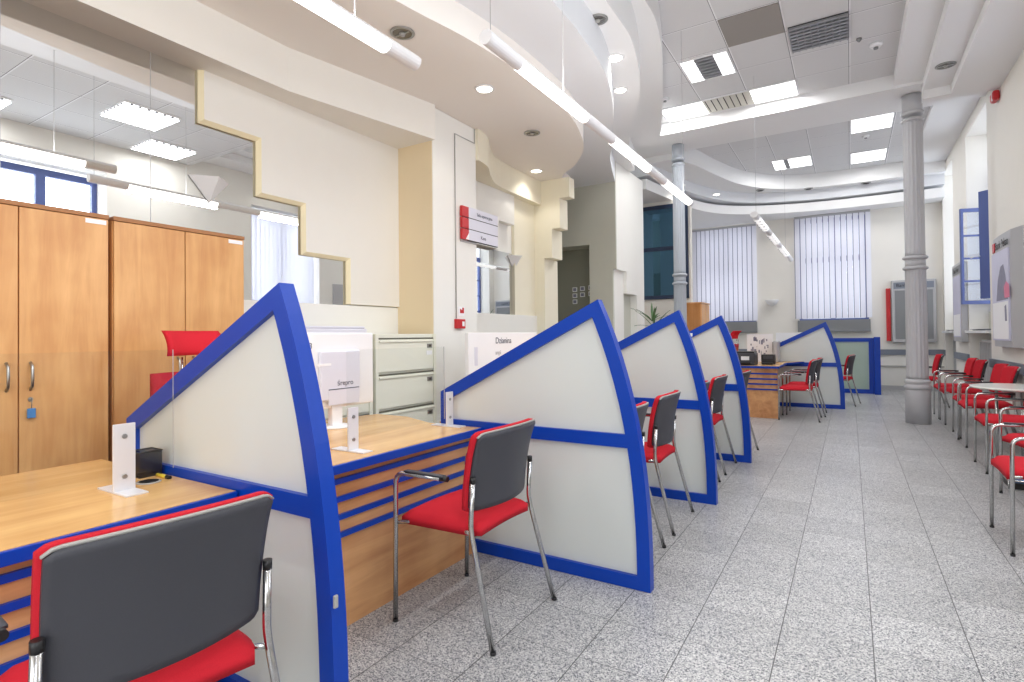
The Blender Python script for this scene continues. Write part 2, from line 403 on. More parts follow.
# soffits: curved steps along the left side
eA = spl([(-3.4, YN), (-3.15, -.5), (-2.85, 1.3), (-2.631, 2.79), (-2.5, 3.48), (-2.44, 4.2), (-2.46, 5.1), (-2.6, 5.77), (-2.81, 6.32), (-3.156, 6.82), (-3.5, 7.15), (-3.72, 7.6), (-3.8, 8.0)])
eB = spl([(-1.95, YN), (-1.92, .5), (-1.9, 3.7), (-1.92, 4.3), (-1.97, 4.87), (-2.1, 5.44), (-2.32, 6.09), (-2.6, 6.8), (-2.95, 7.6), (-3.3, 8.7)])
eC = spl([(-1.76, YN), (-1.76, 2.5), (-1.76, 4.6), (-1.81, 5.35), (-2.1, 6.4), (-2.52, 7.33), (-2.95, 8.4), (-3.2, 9.4)])
eD = spl([(-1.6, YN), (-1.6, 3.5), (-1.66, 5.0), (-1.705, 5.85), (-2.1, 7.37), (-2.6, 8.94), (-2.85, 9.4)])
def slab(name, e, z0, z1, mat, yend):
    struct(name, pxy(B(), e+[(-5.0 if yend > 8.5 else -4.4, yend), (-5.0 if yend > 8.5 else -4.4, YN)], z0, z1), mat)
slab('ceiling_soffit', eA, 3.62, 3.86, 'soffit', 8.0)
slab('ceiling_soffit.001', eB, 3.86, 4.2, 'soffit_grey', 8.7)
slab('ceiling_soffit.002', eC, 4.2, 4.58, 'ceil_white', 9.4)
slab('ceiling_soffit.003', eD, 4.58, 4.9, 'ceil_white', 9.4)
# stepped beams along the right side
for i, (x, z0, z1) in enumerate(((.575, 4.74, 4.9), (.9, 4.6, 4.74), (1.2, 4.48, 4.6))):
    struct('ceiling_step', box(B(), x, XR, 5.25, 9.33, z0, z1), 'ceil_white')
struct('ceiling_low', box(B(), -.9, XR, YN, 5.25, 4.35, 4.9), 'tiles')
# cross beam
struct('ceiling_beam', box(B(), -4.4, XR, 9.33, 10.35, 4.7, 4.9), 'ceil_white')
box_b = B(); box(box_b, .9, XR, 9.33, 9.5, 4.48, 4.7); struct('ceiling_beam.001', box_b, 'ceil_white')
# oval recess beyond the beam
G1 = spl([(-2.75, 10.35), (-2.5, 11.0), (-2.3, 11.9), (-2.0, 12.9), (-1.5, 13.65), (-.9, 14.05), (0, 14.2), (.96, 14.2)])
G2 = spl([(-3.25, 10.35), (-3.05, 11.2), (-2.85, 12.2), (-2.4, 13.3), (-1.7, 14.0), (-.8, 14.32), (0, 14.42), (1.0, 14.4)])
G3 = spl([(-3.3, 10.35), (-3.15, 11.3), (-2.95, 12.5), (-2.55, 13.4), (-1.85, 13.98), (-.95, 14.3), (-.15, 14.42), (.95, 14.42)])
struct('ceiling_step', box(B(), 1.15, XR, 10.35, 14.2, 4.8, 4.9), 'ceil_white')
def ring(name, e, z0, z1, mat, xr=XR):
    pts = e+[(xr, e[-1][1]), (xr, YB), (-4.4, YB), (-4.4, 10.35)]
    struct(name, pxy(B(), pts, z0, z1), mat)
ring('ceiling_oval', G1, 4.58, 4.9, 'ceil_white')
ring('ceiling_oval.001', G2, 4.36, 4.58, 'soffit_grey')
ring('ceiling_oval.002', G3, 4.1, 4.3, 'ceil_white')
# right wall with window bays
bays = [(-1.6, -.2), (2.55, 3.98), (6.4, 8.0), (10.3, 12.0), (13.4, 14.75)]
rw = B(); y = YN
for a, b_ in bays:
    box(rw, XR, 2.25, y, a, 0, 4.9); box(rw, XR, 2.25, a, b_, 4.6 if a > 9 else 3.9, 4.9); y = b_
box(rw, XR, 2.25, y, YB, 0, 4.9)
struct('wall_right', rw, 'wall')
sb = B()
for a, b_ in bays: box(sb, 1.98, 2.25, a, b_, 0, 1.62)
struct('wall_right_parapet', sb, 'wall_grey')
# back wall with two windows
bw = B(); wins = [(-3.47, -2.0), (-1.05, .38)]
x = -4.4
for a, b_ in wins:
    box(bw, x, a, YB, YB+.35, 0, 4.9); box(bw, a, b_, YB, YB+.35, 4.05, 4.9); box(bw, a, b_, YB, YB+.35, 0, 1.55); x = b_
box(bw, x, 2.6, YB, YB+.35, 0, 4.9)
struct('wall_back', bw, 'wall')
struct('baseboard_back', box(B(), -3.6, XR, YB-.02, YB, 0, .1), 'frame_grey')
bb = B(); y = YN
for a, b_ in bays+[(YB, YB)]:
    box(bb, XR-.02, XR, y, a, 0, .1); y = b_
struct('baseboard_right', bb, 'frame_grey')
struct('trim_1', box(B(), -3.6, XR, YB-.03, YB, .79, .91), 'dado')
tb = B(); y = YN
for a, b_ in bays+[(YB, YB)]:
    box(tb, XR-.03, XR, y, a, .79, .91); y = b_
struct('trim_2', tb, 'dado')
struct('trim_3', box(B(), -3.6, XR, YB-.025, YB, .52, .55), 'rim')

# windows
wn = 0
def window(y0, y1, blue=True):
    global wn; wn += 1
    o = bpy.data.objects.new('window_%d' % wn, None); C.objects.link(o); o['kind'] = 'structure'; o.location = (2.1, (y0+y1)/2, 1.62)
    off = Vector(o.location)
    def p(n, bm, mat, par=None):
        bmesh.ops.translate(bm, verts=bm.verts[:], vec=-off); q = obj(n, bm, mat); q.parent = par or o; return q
    f = B(); x0, x1 = 2.06, 2.14
    for a, b_ in ((y0, y0+.07), (y1-.07, y1), ((y0+y1)/2-.06, (y0+y1)/2+.06)): box(f, x0, x1, a, b_, 1.62, 3.85)
    for a, b_ in ((1.62, 1.7), (3.75, 3.85)): box(f, x0+.001, x1-.001, y0, y1, a, b_)
    p('window_frame', f, 'blue_frame' if blue else 'white')
    g = B()
    for z in (2.1, 2.6, 3.1): box(g, 2.085, 2.115, y0+.07, y1-.07, z, z+.03)
    p('glazing_bar', g, 'blue_frame' if blue else 'white')
    t = B()
    for a, b_ in ((y0, y0+.05), (y1-.05, y1)): box(t, x0, x1, a, b_, 3.85, 4.6)
    box(t, x0+.001, x1-.001, y0, y1, 4.52, 4.6)
    if y0 > 9: p('transom_frame', t, 'white')
    p('pane', box(B(), 2.095, 2.105, y0+.05, y1-.05, 1.7, 4.52 if y0 > 9 else 3.8), 'glass')
    p('sill', box(B(), 1.66, 1.98, y0+.005, y1-.005, 1.27, 1.31, .004), 'radiator')
    return o
for a, b_ in bays: window(a, b_)
def bwindow(x0, x1):
    global wn; wn += 1
    o = bpy.data.objects.new('window_%d' % wn, None); C.objects.link(o); o['kind'] = 'structure'; o.location = ((x0+x1)/2, YB+.25, 1.55)
    off = Vector(o.location)
    def p(n, bm, mat):
        bmesh.ops.translate(bm, verts=bm.verts[:], vec=-off); q = obj(n, bm, mat); q.parent = o
    f = B(); ya, yb = YB+.2, YB+.28
    for a in (x0, (x0+x1)/2-.05, x1-.07): box(f, a, a+(.1 if a not in (x0, x1-.07) else .07), ya, yb, 1.55, 4.05)
    for a, b_ in ((1.55, 1.64), (3.0, 3.12), (3.97, 4.05)): box(f, x0, x1, ya+.001, yb-.001, a, b_)
    p('window_frame', f, 'blue_frame'); p('pane', box(B(), x0+.05, x1-.05, YB+.235, YB+.245, 1.6, 4.0), 'glass')
for a, b_ in wins: bwindow(a, b_)

# open casement leaf in the middle bay
w = W('open_casement', 'blue casement leaf standing open in the tall window bay behind the column', 'window sash', (1.95, 11.9, 1.75))
lf = B(); L0, L1 = Vector((2.05, 11.93, 0)), Vector((1.6, 11.78, 0))
def leafbar(bm, s0, s1, z0, z1, th=.05):
    a = L0.lerp(L1, s0); b_ = L0.lerp(L1, s1); n = Vector((-(L1-L0).y, (L1-L0).x, 0)).normalized()*th/2
    prism(bm, [(a-n)+Vector((0, 0, z0)), (b_-n)+Vector((0, 0, z0)), (b_+n)+Vector((0, 0, z0)), (a+n)+Vector((0, 0, z0))], (0, 0, z1-z0))
leafbar(lf, 0, .1, 1.75, 3.35); leafbar(lf, .93, 1, 1.75, 3.35); leafbar(lf, .1, .93, 1.75, 1.81); leafbar(lf, .1, .93, 3.29, 3.35)
w.part('sash_frame', lf, 'blue_frame')
gb = B()
for z in (2.12, 2.5, 2.88):
    gb = B(); leafbar(gb, .1, .93, z, z+.03, .03); w.part('glazing_bar', gb, 'blue_frame')
pb = B(); leafbar(pb, .09, .94, 1.82, 3.28, .006); w.part('pane', pb, 'glass')
w = W('open_casement', 'solid blue edge of the second casement leaf, swung towards the lit reveal', 'window sash', (1.9, 10.75, 1.85))
L0, L1 = Vector((2.08, 10.7, 0)), Vector((1.74, 11.02, 0))
lf = B(); leafbar(lf, 0, .16, 1.8, 3.45, .06); leafbar(lf, .62, 1, 1.8, 3.45, .06); leafbar(lf, .16, .62, 1.8, 1.9, .06); leafbar(lf, .16, .62, 3.35, 3.45, .06)
sf = w.part('sash_frame', lf, 'blue_frame')
hb = B(); tube(hb, [(1.72, 10.98, 2.45), (1.64, 10.94, 2.45), (1.62, 11.02, 2.44)], .012, 8, .02); w.part('handle', hb, 'white')
pb = B(); leafbar(pb, .15, .63, 1.88, 3.37, .006); w.part('pane', pb, 'glass')

# radiators and leaflets on the sills
for (a, b_), lb in zip(bays[3:], ('white radiator under the open casement window', 'white radiator in the bay closest to the room corner')):
    w = W('radiator', lb, 'radiator', (1.85, (a+b_)/2, .12), 'bay radiators')
    w.part('panel', box(B(), 1.86, 1.92, a+.1, b_-.1, .25, 1.16, .01), 'radiator')
    fb = B(); n = int((b_-a-.2)/.12)
    for k in range(n+1): box(fb, 1.835, 1.862, a+.12+k*.12, a+.16+k*.12, .3, 1.12)
    w.part('rib', fb, 'frame_grey')
    for s in (a+.25, b_-.3):
        w.part('bracket', box(B(), 1.86, 1.98, s, s+.04, .0, .26), 'radiator')
for k, (yy, zz, a) in enumerate(((10.75, 1.312, .5), (11.35, 1.312, -.3), (13.9, 1.312, .2))):
    w = W('leaflet_stack', ('fan of dark leaflets on the sill near the blue casement edge', 'spread leaflets on the sill at the far end of the casement bay', 'dark leaflets on the sill of the corner bay')[k], 'leaflets', (1.78, yy, zz), 'leaflets on sills')
    for j in range(3):
        bm = B(); box(bm, -.09, .09, -.12, .12, 0, .006); bmesh.ops.rotate(bm, verts=bm.verts[:], cent=(0, 0, 0), matrix=Matrix.Rotation(a+j*.35, 3, 'Z') )
        bmesh.ops.translate(bm, verts=bm.verts[:], vec=(0, 0, .007*j)); w.local('leaflet', bm, 'text' if j != 1 else 'grey')

# ------------------------------------------------------------------ vertical blinds
def blind(x0, x1, z0, z1, label):
    w = W('vertical_blind', label, 'blind', ((x0+x1)/2, YB-.1, z1), 'vertical blinds')
    w.part('head_rail', box(B(), x0-.03, x1+.03, YB-.11, YB-.05, z1, z1+.05, .004), 'frame_grey')
    n = int((x1-x0)/.115)
    for k in range(n+1):
        cx = x0+.02+k*(x1-x0-.04)/n; a = .42
        bm = B(); box(bm, -.06, .06, -.0012, .0012, z0, z1)
        bmesh.ops.rotate(bm, verts=bm.verts[:], cent=(0, 0, 0), matrix=Matrix.Rotation(a, 3, 'Z')); bmesh.ops.translate(bm, verts=bm.verts[:], vec=(cx, YB-.085, 0))
        w.part('vane', bm, 'blind')
        e = B(); box(e, -.062, -.048, -.003, .0014, z0, z1); bmesh.ops.rotate(e, verts=e.verts[:], cent=(0, 0, 0), matrix=Matrix.Rotation(a, 3, 'Z')); bmesh.ops.translate(e, verts=e.verts[:], vec=(cx, YB-.086, 0)); w.part('vane_gap_line', e, 'blind_edge')  # grey strip paints in the dark shade line between neighbouring vanes
blind(-3.5, -2.0, 1.62, 4.0, 'white vertical blind over the window behind the slim pale column')
blind(-1.08, .4, 1.64, 4.05, 'white vertical blind over the wider window nearest the grey display case')
w = W('vertical_blind', 'white vertical blind in the bay across from the stepped wall, seen in the mirror', 'blind', (1.9, 7.2, 3.82), 'vertical blinds')
w.part('head_rail', box(B(), 1.86, 1.92, 6.42, 7.98, 3.82, 3.87), 'frame_grey')
for k in range(16):
    bm = B(); box(bm, -.0012, .0012, -.052, .052, 1.4, 3.82); bmesh.ops.rotate(bm, verts=bm.verts[:], cent=(0, 0, 0), matrix=Matrix.Rotation(.45, 3, 'Z')); bmesh.ops.translate(bm, verts=bm.verts[:], vec=(1.89, 6.47+k*.097, 0))
    w.part('vane', bm, 'blind')
for (a, b_), lb in zip(wins, ('grey board under the window behind the slim pale column', 'grey board under the window nearest the display case')):
    single('window_board', box(B(), a-.02, b_+.02, YB-.13, YB-.001, 1.32, 1.6, .004), 'grey', ((a+b_)/2, YB-.06, 1.32), lb, 'window board', 'grey boards below the far windows')

# ------------------------------------------------------------------ columns
def column(x, y, ztop, mat, label, r0=.15, r1=.126, r2=.118):
    w = W('iron_column', label, 'column', (x, y, 0))
    w.part('base', lathe(B(), [(r0, 0), (r0, .46), (r0*.97, .48)], x, y, 40), mat)
    w.part('base_moulding', lathe(B(), [(r0*.97, .48), (r0*1.1, .5), (r0*1.1, .53), (r0*.95, .55), (r0*.95, .56), (r0*1.04, .58), (r0*1.04, .6), (r1*1.06, .63)], x, y, 40), mat)
    w.part('shaft', lathe(B(), [(r1*1.06, .63), (r1*1.05, .68, 1), (r1, 2.17, 1), (r1, 2.19)], x, y, 96, .09, 16), mat)
    for z in (2.19, 2.34):
        w.part('collar', lathe(B(), [(r1, z-.01), (r1*1.2, z+.005), (r1*1.2, z+.03), (r1, z+.045)], x, y, 40), mat)
    w.part('collar_band', lathe(B(), [(r1*.97, 2.22), (r1*.97, 2.34)], x, y, 40), mat)
    w.part('upper_shaft', lathe(B(), [(r1*.97, 2.38), (r1*.96, 2.44, 1), (r2*1.02, ztop-.42, 1), (r2, ztop-.4)], x, y, 96, .09, 16), mat)
    for z in (ztop-.4, ztop-.3):
        w.part('capital_ring', lathe(B(), [(r2, z), (r2*1.16, z+.015), (r2*1.16, z+.04), (r2, z+.055)], x, y, 40), mat)
    w.part('capital', lathe(B(), [(r2*1.04, ztop-.26), (r2*1.04, ztop-.01)], x, y, 40), mat)
column(.81, 9.72, 4.7, 'col_grey', 'fluted grey cast iron column standing alone beside the waiting chairs')
column(-2.58, 9.95, 4.7, 'col_blue', 'slim pale grey column rising behind the blue desk dividers', .125, .108, .1)

# ------------------------------------------------------------------ mirrors
tag(obj('wall_mirror', box(B(), XL+.001, -4.05, -1.4, 3.66, 1.6, 3.27), 'mirror'), 'large wall mirror above the wooden cupboards, cut off in steps', 'mirror', 'wall mirrors')
tag(obj('wall_mirror', box(B(), XL+.001, XL+.006, 5.02, 6.68, 1.6, 2.47), 'mirror'), 'small wall mirror beyond the pillar with the red sign', 'mirror', 'wall mirrors')
js = B()
for yy in (-.4, .35, 1.12, 1.9): box(js, -4.05, -4.048, yy-.0015, yy+.0015, 1.6, 3.27)
j = obj('mirror_joint', js, 'frame_grey'); j.parent = bpy.data.objects['wall_mirror']
def sconce(y, z, s, label, x=XL+.011):
    w = W('wedge_sconce', label, 'wall lamp', (x, y, z), 'plaster wedge wall lamps')
    bm = B(); a, b_, c, d = (x, y-s, z), (x, y+s, z), (x+s*.85, y, z), (x, y, z-s*1.15)
    vs = [bm.verts.new(q) for q in (a, b_, c, d)]
    for f in ((0, 2, 3), (2, 1, 3), (0, 1, 2), (1, 0, 3)): bm.faces.new([vs[i] for i in f])
    bmesh.ops.recalc_face_normals(bm, faces=bm.faces[:])
    w.part('wedge', bm, 'ceil_white')
    w.part('wall_plate', box(B(), x-.004, x+.004, y-s*.3, y+s*.3, z+.002, z+.02), 'frame_grey')
sconce(2.3, 2.49, .155, 'pale wedge wall lamp hung on the large stepped mirror', -4.044)
sconce(6.72, 2.44, .17, 'pale wedge wall lamp at the edge of the small mirror')
w = W('wedge_sconce', 'small bowl wall lamp between the two far windows', 'wall lamp', (-1.62, YB, 2.05))
w.part('bowl', lathe(B(), [(.03, 1.97), (.1, 2.02), (.16, 2.11), (.15, 2.12)], -1.62, YB-.17, 24), 'ceil_white')
w.part('arm', box(B(), -1.65, -1.59, YB-.1, YB-.001, 2.0, 2.04), 'ceil_white')

# ------------------------------------------------------------------ ceiling fittings
area = []
def alight(x, y, z, sx, sy, e, col=(1, 1, 1)):
    l = bpy.data.lights.new('lamp_and_fill_glow', 'AREA'); l.shape = 'RECTANGLE'; l.size = sx; l.size_y = sy; l.energy = e; l.color = col
    o = bpy.data.objects.new('lamp_and_fill_glow', l); C.objects.link(o); o.location = (x, y, z); return o
def panel(x0, x1, y0, y1, segs, label, z=4.9):
    """segs: list of (fraction0, fraction1, kind)"""
    w = W('ceiling_panel_light', label, 'ceiling light', ((x0+x1)/2, (y0+y1)/2, z))
    f = B()
    for a in (x0, x1-.015): box(f, a, a+.015, y0, y1, z-.018, z)
    for a in (y0, y1-.015): box(f, x0+.015, x1-.015, a, a+.015, z-.018, z)
    w.part('frame', f, 'white')
    for a, b_, k in segs:
        xa, xb = x0+.015+(x1-x0-.03)*a, x0+.015+(x1-x0-.03)*b_
        if k == 'L':
            w.part('diffuser', box(B(), xa, xb, y0+.015, y1-.015, z-.012, z-.004), 'panel_light')
            if z < 4.5:
                lt = B()
                for i in range(1, 7): box(lt, xa+(xb-xa)*i/7-.012, xa+(xb-xa)*i/7+.012, y0+.015, y1-.015, z-.03, z-.013)
                for i in range(1, 7): box(lt, xa, xb, y0+(y1-y0)*i/7-.012, y0+(y1-y0)*i/7+.012, z-.031, z-.014)
                w.part('lattice', lt, 'louvre')
            alight((xa+xb)/2, (y0+y1)/2, z-.045, xb-xa, y1-y0-.03, ((26 if y0 < 10 else 14) if z > 4.5 else 15)*(xb-xa)*(y1-y0)/.4)
        else:
            w.part('backing', box(B(), xa, xb, y0+.015, y1-.015, z-.006, z-.003), 'dark' if k == 'G' else 'vent_cream')
            g = B()
            if k == 'G':
                n = 7
                for i in range(n): box(g, xa, xb, y0+.03+i*(y1-y0-.07)/n, y0+.03+i*(y1-y0-.07)/n+.05, z-.03, z-.012)
                w.part('louvre', g, 'louvre')
            else:
                n = 7
                for i in range(n): box(g, xa+.04+i*(xb-xa-.06)/n, xa+.05+i*(xb-xa-.06)/n, y0+.06, y1-.06, z-.014, z-.007)
                w.part('slot', g, 'dark')
panel(-1.88, -1.27, 7.34, 8.03, [(0, .3, 'L'), (.3, .72, 'G'), (.72, 1, 'L')], 'short ceiling panel with grey louvre between two lit ends')
panel(-2.55, -.6, 8.72, 9.3, [(0, .33, 'L'), (.33, .69, 'S'), (.69, 1, 'L')], 'long ceiling panel with slotted vent between two lit squares')
panel(.06, .68, 10.75, 11.65, [(0, 1, 'L')], 'bright rectangular ceiling panel just past the cross beam')
panel(.06, .68, 12.95, 13.75, [(0, 1, 'L')], 'bright rectangular ceiling panel deep in the oval recess')
panel(-1.35, -.62, 12.6, 13.35, [(0, .3, 'L'), (.3, .42, 'G'), (.42, 1, 'L')], 'small ceiling panel with a narrow grey bar in the oval recess')
panel(-.3, .4, 3.35, 4.05, [(0, 1, 'L')], 'lit ceiling panel with white lattice over the aisle, reflected in the stepped mirror', 4.35)
panel(.85, 1.5, 4.2, 4.9, [(0, 1, 'L')], 'lit ceiling panel with white lattice close to the windows, reflected in the stepped mirror', 4.35)
panel(-.3, .4, .6, 1.3, [(0, 1, 'L')], 'unseen ceiling panel added as fill above the front of the aisle', 4.35)  # this and the next three panels are unseen, added as near-end fill
panel(-.6, .1, -1.9, -1.2, [(0, 1, 'L')], 'unseen ceiling panel added as fill at the near end of the room', 4.35)
panel(.85, 1.5, -.6, .1, [(0, 1, 'L')], 'unseen ceiling panel added as fill beside the nearest window bay', 4.35)
panel(.85, 1.5, 1.9, 2.6, [(0, 1, 'L')], 'unseen ceiling panel added as fill over the near armchair side', 4.35)
single('ceiling_mesh_tile', box(B(), -1.24, -.61, 6.59, 7.27, 4.885, 4.9), 'grey_tile', (-.92, 6.93, 4.9), 'dark grey mesh tile in the ceiling grid', 'ceiling tile')
w = W('ceiling_vent', 'grey louvred ceiling vent in the tile grid', 'ceiling vent', (-.26, 7.6, 4.9))
w.part('backing', box(B(), -.57, .04, 7.2, 7.85, 4.888, 4.898), 'dark')
g = B()
for i in range(8): box(g, -.57, .04, 7.2+i*.082, 7.245+i*.082, 4.865, 4.885)
for i in range(9): box(g, -.57+i*.074, -.557+i*.074, 7.2, 7.85, 4.87, 4.884)
w.part('louvre', g, 'louvre')
def spotlit(x, y, z, on, label, r=.075):
    w = W('downlight', label, 'downlight', (x, y, z), 'recessed downlights')
    w.part('bezel', lathe(B(), [(r+.018, z-.001), (r+.018, z-.008), (r, z-.012), (r-.004, z-.002)], x, y, 28), 'white' if on else 'steel')
    w.part('lamp', lathe(B(), [(r-.004, z-.003), (r-.004, z-.009)], x, y, 28), 'down_light' if on else 'down_off')
    if not on:
        w.part('baffle', box(B(), x-r*.9, x+r*.9, y-.006, y+.006, z-.014, z-.009), 'steel')
        w.part('bulb', lathe(B(), [(.018, z-.025), (.026, z-.009)], x, y, 14), 'rim')
    if on:
        l = bpy.data.lights.new('down_glow', 'SPOT'); l.energy = 18; l.spot_size = 2.3; l.spot_blend = .6; l.shadow_soft_size = .07; l.color = (1, .96, .88)
        o = bpy.data.objects.new('down_glow', l); C.objects.link(o); o.location = (x, y, z-.03)
spotlit(-2.87, 3.12, 3.62, 0, 'unlit downlight beside the near hanging tube light')
spotlit(-2.88, 4.24, 3.62, 1, 'lit downlight in the warm soffit before the pillar')
spotlit(-3.06, 5.46, 3.62, 0, 'unlit chrome downlight in the tip of the warm soffit')
spotlit(-3.72, 6.75, 3.62, 1, 'lit downlight close to the yellow wall fin')
spotlit(-1.93, 4.7, 4.2, 0, 'unlit chrome downlight in the upper white soffit')
spotlit(-2.05, 5.45, 4.2, 1, 'first lit downlight of the pair in the upper white soffit')
spotlit(-2.27, 6.2, 4.2, 1, 'second lit downlight of the pair in the upper white soffit', .07)
spotlit(1.05, 6.8, 4.6, 1, 'lit downlight in the stepped ceiling band by the window wall', .09)
spotlit(1.06, 8.6, 4.6, 0, 'unlit downlight in the stepped ceiling band by the window wall', .09)
spotlit(-2.9, 11.4, 4.36, 1, 'lit downlight in the oval ledge just past the slim column', .07)
spotlit(-2.45, 12.6, 4.36, 1, 'lit downlight in the oval ledge above the first far blind', .07)
for k, (x, y, lb) in enumerate(((-1.7, 13.66, 'slim oval vent in the ledge above the gap between the far windows'), (-.75, 14.13, 'slim oval vent in the ledge above the wide far window'), (.35, 14.3, 'slim oval vent in the ledge closest to the iron column'))):
    w = W('ledge_vent', lb, 'vent', (x, y, 4.58), 'slim vents in the oval ledge')
    w.part('bezel', lathe(B(), [(.09, 4.579), (.09, 4.565), (.07, 4.56)], x, y, 20), 'steel'); w.part('grille', lathe(B(), [(.06, 4.562), (.06, 4.556)], x, y, 20), 'dark')
def disc(x, y, z, r, h, name, label, cat, mat='white'):
    w = W(name, label, cat, (x, y, z))
    w.part('housing', lathe(B(), [(r, z), (r, z-h*.5), (r*.7, z-h)], x, y, 24), mat); w.part('sensor', lathe(B(), [(r*.4, z-h), (r*.35, z-h*1.4)], x, y, 16), 'grey')
disc(.33, 8.2, 4.9, .07, .05, 'smoke_detector', 'round white smoke detector in the tiles near the stepped beams', 'smoke detector')
disc(.15, 7.95, 4.9, .03, .03, 'ceiling_sensor', 'tiny dark sensor beside the smoke detector', 'sensor', 'grey')
disc(-2.35, 8.35, 4.9, .06, .04, 'smoke_detector', 'white smoke detector beside the long slotted ceiling panel', 'smoke detector')
disc(.3, 11.95, 4.9, .06, .04, 'smoke_detector', 'white smoke detector between the two bright panels past the beam', 'smoke detector')

# pendants
def pendant(x, y0, y1, z, segs, label, wires, wdt=.06, ztop=(3.86,)):
    w = W('hanging_tube_light', label, 'hanging light', (x, (y0+y1)/2, z), 'suspended linear lights')
    prof = [(x-wdt, z+.035)]+[(x+wdt*math.cos(a), z+.035-.055*abs(math.sin(a))**.8) for a in [PI+k*PI/10 for k in range(1, 10)]]+[(x+wdt, z+.035), (x+wdt*.5, z+.06), (x-wdt*.5, z+.06)]
    w.part('housing', pxz(B(), prof, y0, y1), 'white')
    for a, b_, k in segs:
        pr = [(px+(px-x)*.04, pz-.003) for px, pz in prof[1:10]]; pr = pr+[(pr[-1][0], z+.028), (pr[0][0], z+.028)]
        w.part('diffuser', pxz(B(), pr, a, b_), k)
        if k == 'tube_light':
            alight(x, (a+b_)/2, z-.04, wdt*1.6, b_-a, 7*(b_-a))
            alight(x, (a+b_)/2, z+.065, wdt*1.6, b_-a, 5*(b_-a)).rotation_euler = (PI, 0, 0)  # upward light added to brighten the soffits above the pendant
        else:
            g = B()
            for i in range(int((b_-a)/.22)): box(g, x-wdt*.8, x+wdt*.8, a+.1+i*.22, a+.11+i*.22, z-.026, z-.012)
            w.part('louvre', g, 'louvre')
    for i, yy in enumerate(wires):
        w.part('suspension_wire', tube(B(), [(x, yy, z+.05), (x, yy, ztop[min(i, len(ztop)-1)])], .0025, 6), 'frame_grey')
pendant(-2.17, -1.2, 2.47, 2.9, [(-.4, 2.22, 'tube_light')], 'suspended lit tube light nearest the cupboards', (-.8, 2.0), .046)
pendant(-1.655, 2.45, 6.95, 2.9, [(2.8, 3.75, 'tube_light'), (4.31, 5.24, 'tube_light'), (5.8, 6.85, 'tube_light')], 'long suspended light with three lit sections above the blue dividers', (2.5, 3.4, 6.6), .04, (4.9,))
pendant(-1.09, 8.1, 13.6, 2.9, [(8.35, 9.3, 'tube_dim'), (9.8, 10.8, 'tube_dim'), (11.3, 12.6, 'tube_dim')], 'suspended linear light hanging in front of the far windows, barely lit', (8.3, 12.4), .05, (4.9,))

# ------------------------------------------------------------------ dividers
def offset_poly(pts, d):
    n = len(pts); out = []
    for i in range(n):
        p0, p1, p2 = Vector(pts[i-1]), Vector(pts[i]), Vector(pts[(i+1) % n])
        e1, e2 = (p1-p0).normalized(), (p2-p1).normalized()
        n1, n2 = Vector((-e1.y, e1.x)), Vector((-e2.y, e2.x)); m = (n1+n2); m /= max(.3, m.dot(n1))
        out.append(tuple(p1+m*d))
    return out
def clip(pts, z, above):
    out = []; n = len(pts); ins = lambda p: (p[1] >= z) == above
    for i in range(n):
        a, b_ = pts[i], pts[(i+1) % n]
        if ins(a): out.append(a)
        if ins(a) != ins(b_):
            t = (z-a[1])/(b_[1]-a[1]); out.append((a[0]+(b_[0]-a[0])*t, z))
    return out
DH = 1.49
def divider_parts(w):
    curve = [(-.265*(k/14)**2.5, DH*k/14) for k in range(15)]
    outer = curve+[(-1.335, .955), (-1.335, 0)]
    inner = offset_poly(outer, .068)
    t = .029
    bm = B(); n = len(outer); O = []; I = []
    for y in (-t, t):
        O.append([bm.verts.new((p[0], y, p[1])) for p in outer]); I.append([bm.verts.new((p[0], y, p[1])) for p in inner])
    for i in range(n):
        j = (i+1) % n
        bm.faces.new((O[0][i], O[0][j], I[0][j], I[0][i])); bm.faces.new((O[1][j], O[1][i], I[1][i], I[1][j]))
        bm.faces.new((O[0][j], O[0][i], O[1][i], O[1][j])); bm.faces.new((I[0][i], I[0][j], I[1][j], I[1][i]))
    bmesh.ops.recalc_face_normals(bm, faces=bm.faces[:])
    w.local('frame', bm, 'blue')
    gi = offset_poly(outer, .06)
    def xf(z): return -.265*(z/DH)**2.5
    w.local('mid_rail', pxz(B(), [(xf(.715)-.07, .715), (xf(.785)-.07, .785), (-1.27, .785), (-1.27, .715)], -t+.003, t-.003), 'blue')
    w.local('upper_glass', pxz(B(), clip(gi, .78, True), -.006, .006), 'milk')
    w.local('lower_glass', pxz(B(), clip(gi, .72, False), -.006, .006), 'milk')
    w.local('foot', lathe(B(), [(.02, 0), (.02, .012)], -.02, 0, 12), 'steel')
dv = []
labs = ['nearest blue-framed frosted glass divider between the first two desks', 'blue-framed frosted divider right behind the red chair that stands on its own',
        'third blue-framed frosted divider along the desks, behind a pair of chairs', 'blue-framed frosted divider with two white clips on its sloping top rail']
w0 = None
for i, (x, y) in enumerate(((-1.385, 1.205), (-.875, 2.755), (-.885, 4.405), (-.865, 5.99))):
    if i == 0:
        w0 = W('desk_divider', labs[0], 'desk divider', (x, y, 0), 'curved desk dividers'); divider_parts(w0); r = w0.o
    else: r = dup(w0.o, (x, y, 0), 0, labs[i], 'curved desk dividers')
    dv.append(r)
dup(w0.o, (-.09, 10.92, 0), 0, 'far blue-framed frosted divider beside the separate wooden desk', 'curved desk dividers')
for t in (.3, .68):
    q = Vector((-.265, 1.49)).lerp(Vector((-1.335, .955)), t); bm = B(); box(bm, q.x-.03, q.x+.03, -.04, -.02, q.y-.055, q.y-.02, .004)
    o = obj('clip', bm, 'white'); o.parent = dv[3]; o['label'] = 'white clip on the top rail'
for t in (.5, ):
    bm = B(); box(bm, -.004, .006, -.031, -.016, .455, .495, .003); o = obj('hinge_plate', bm, 'rim'); o.parent = dv[0]
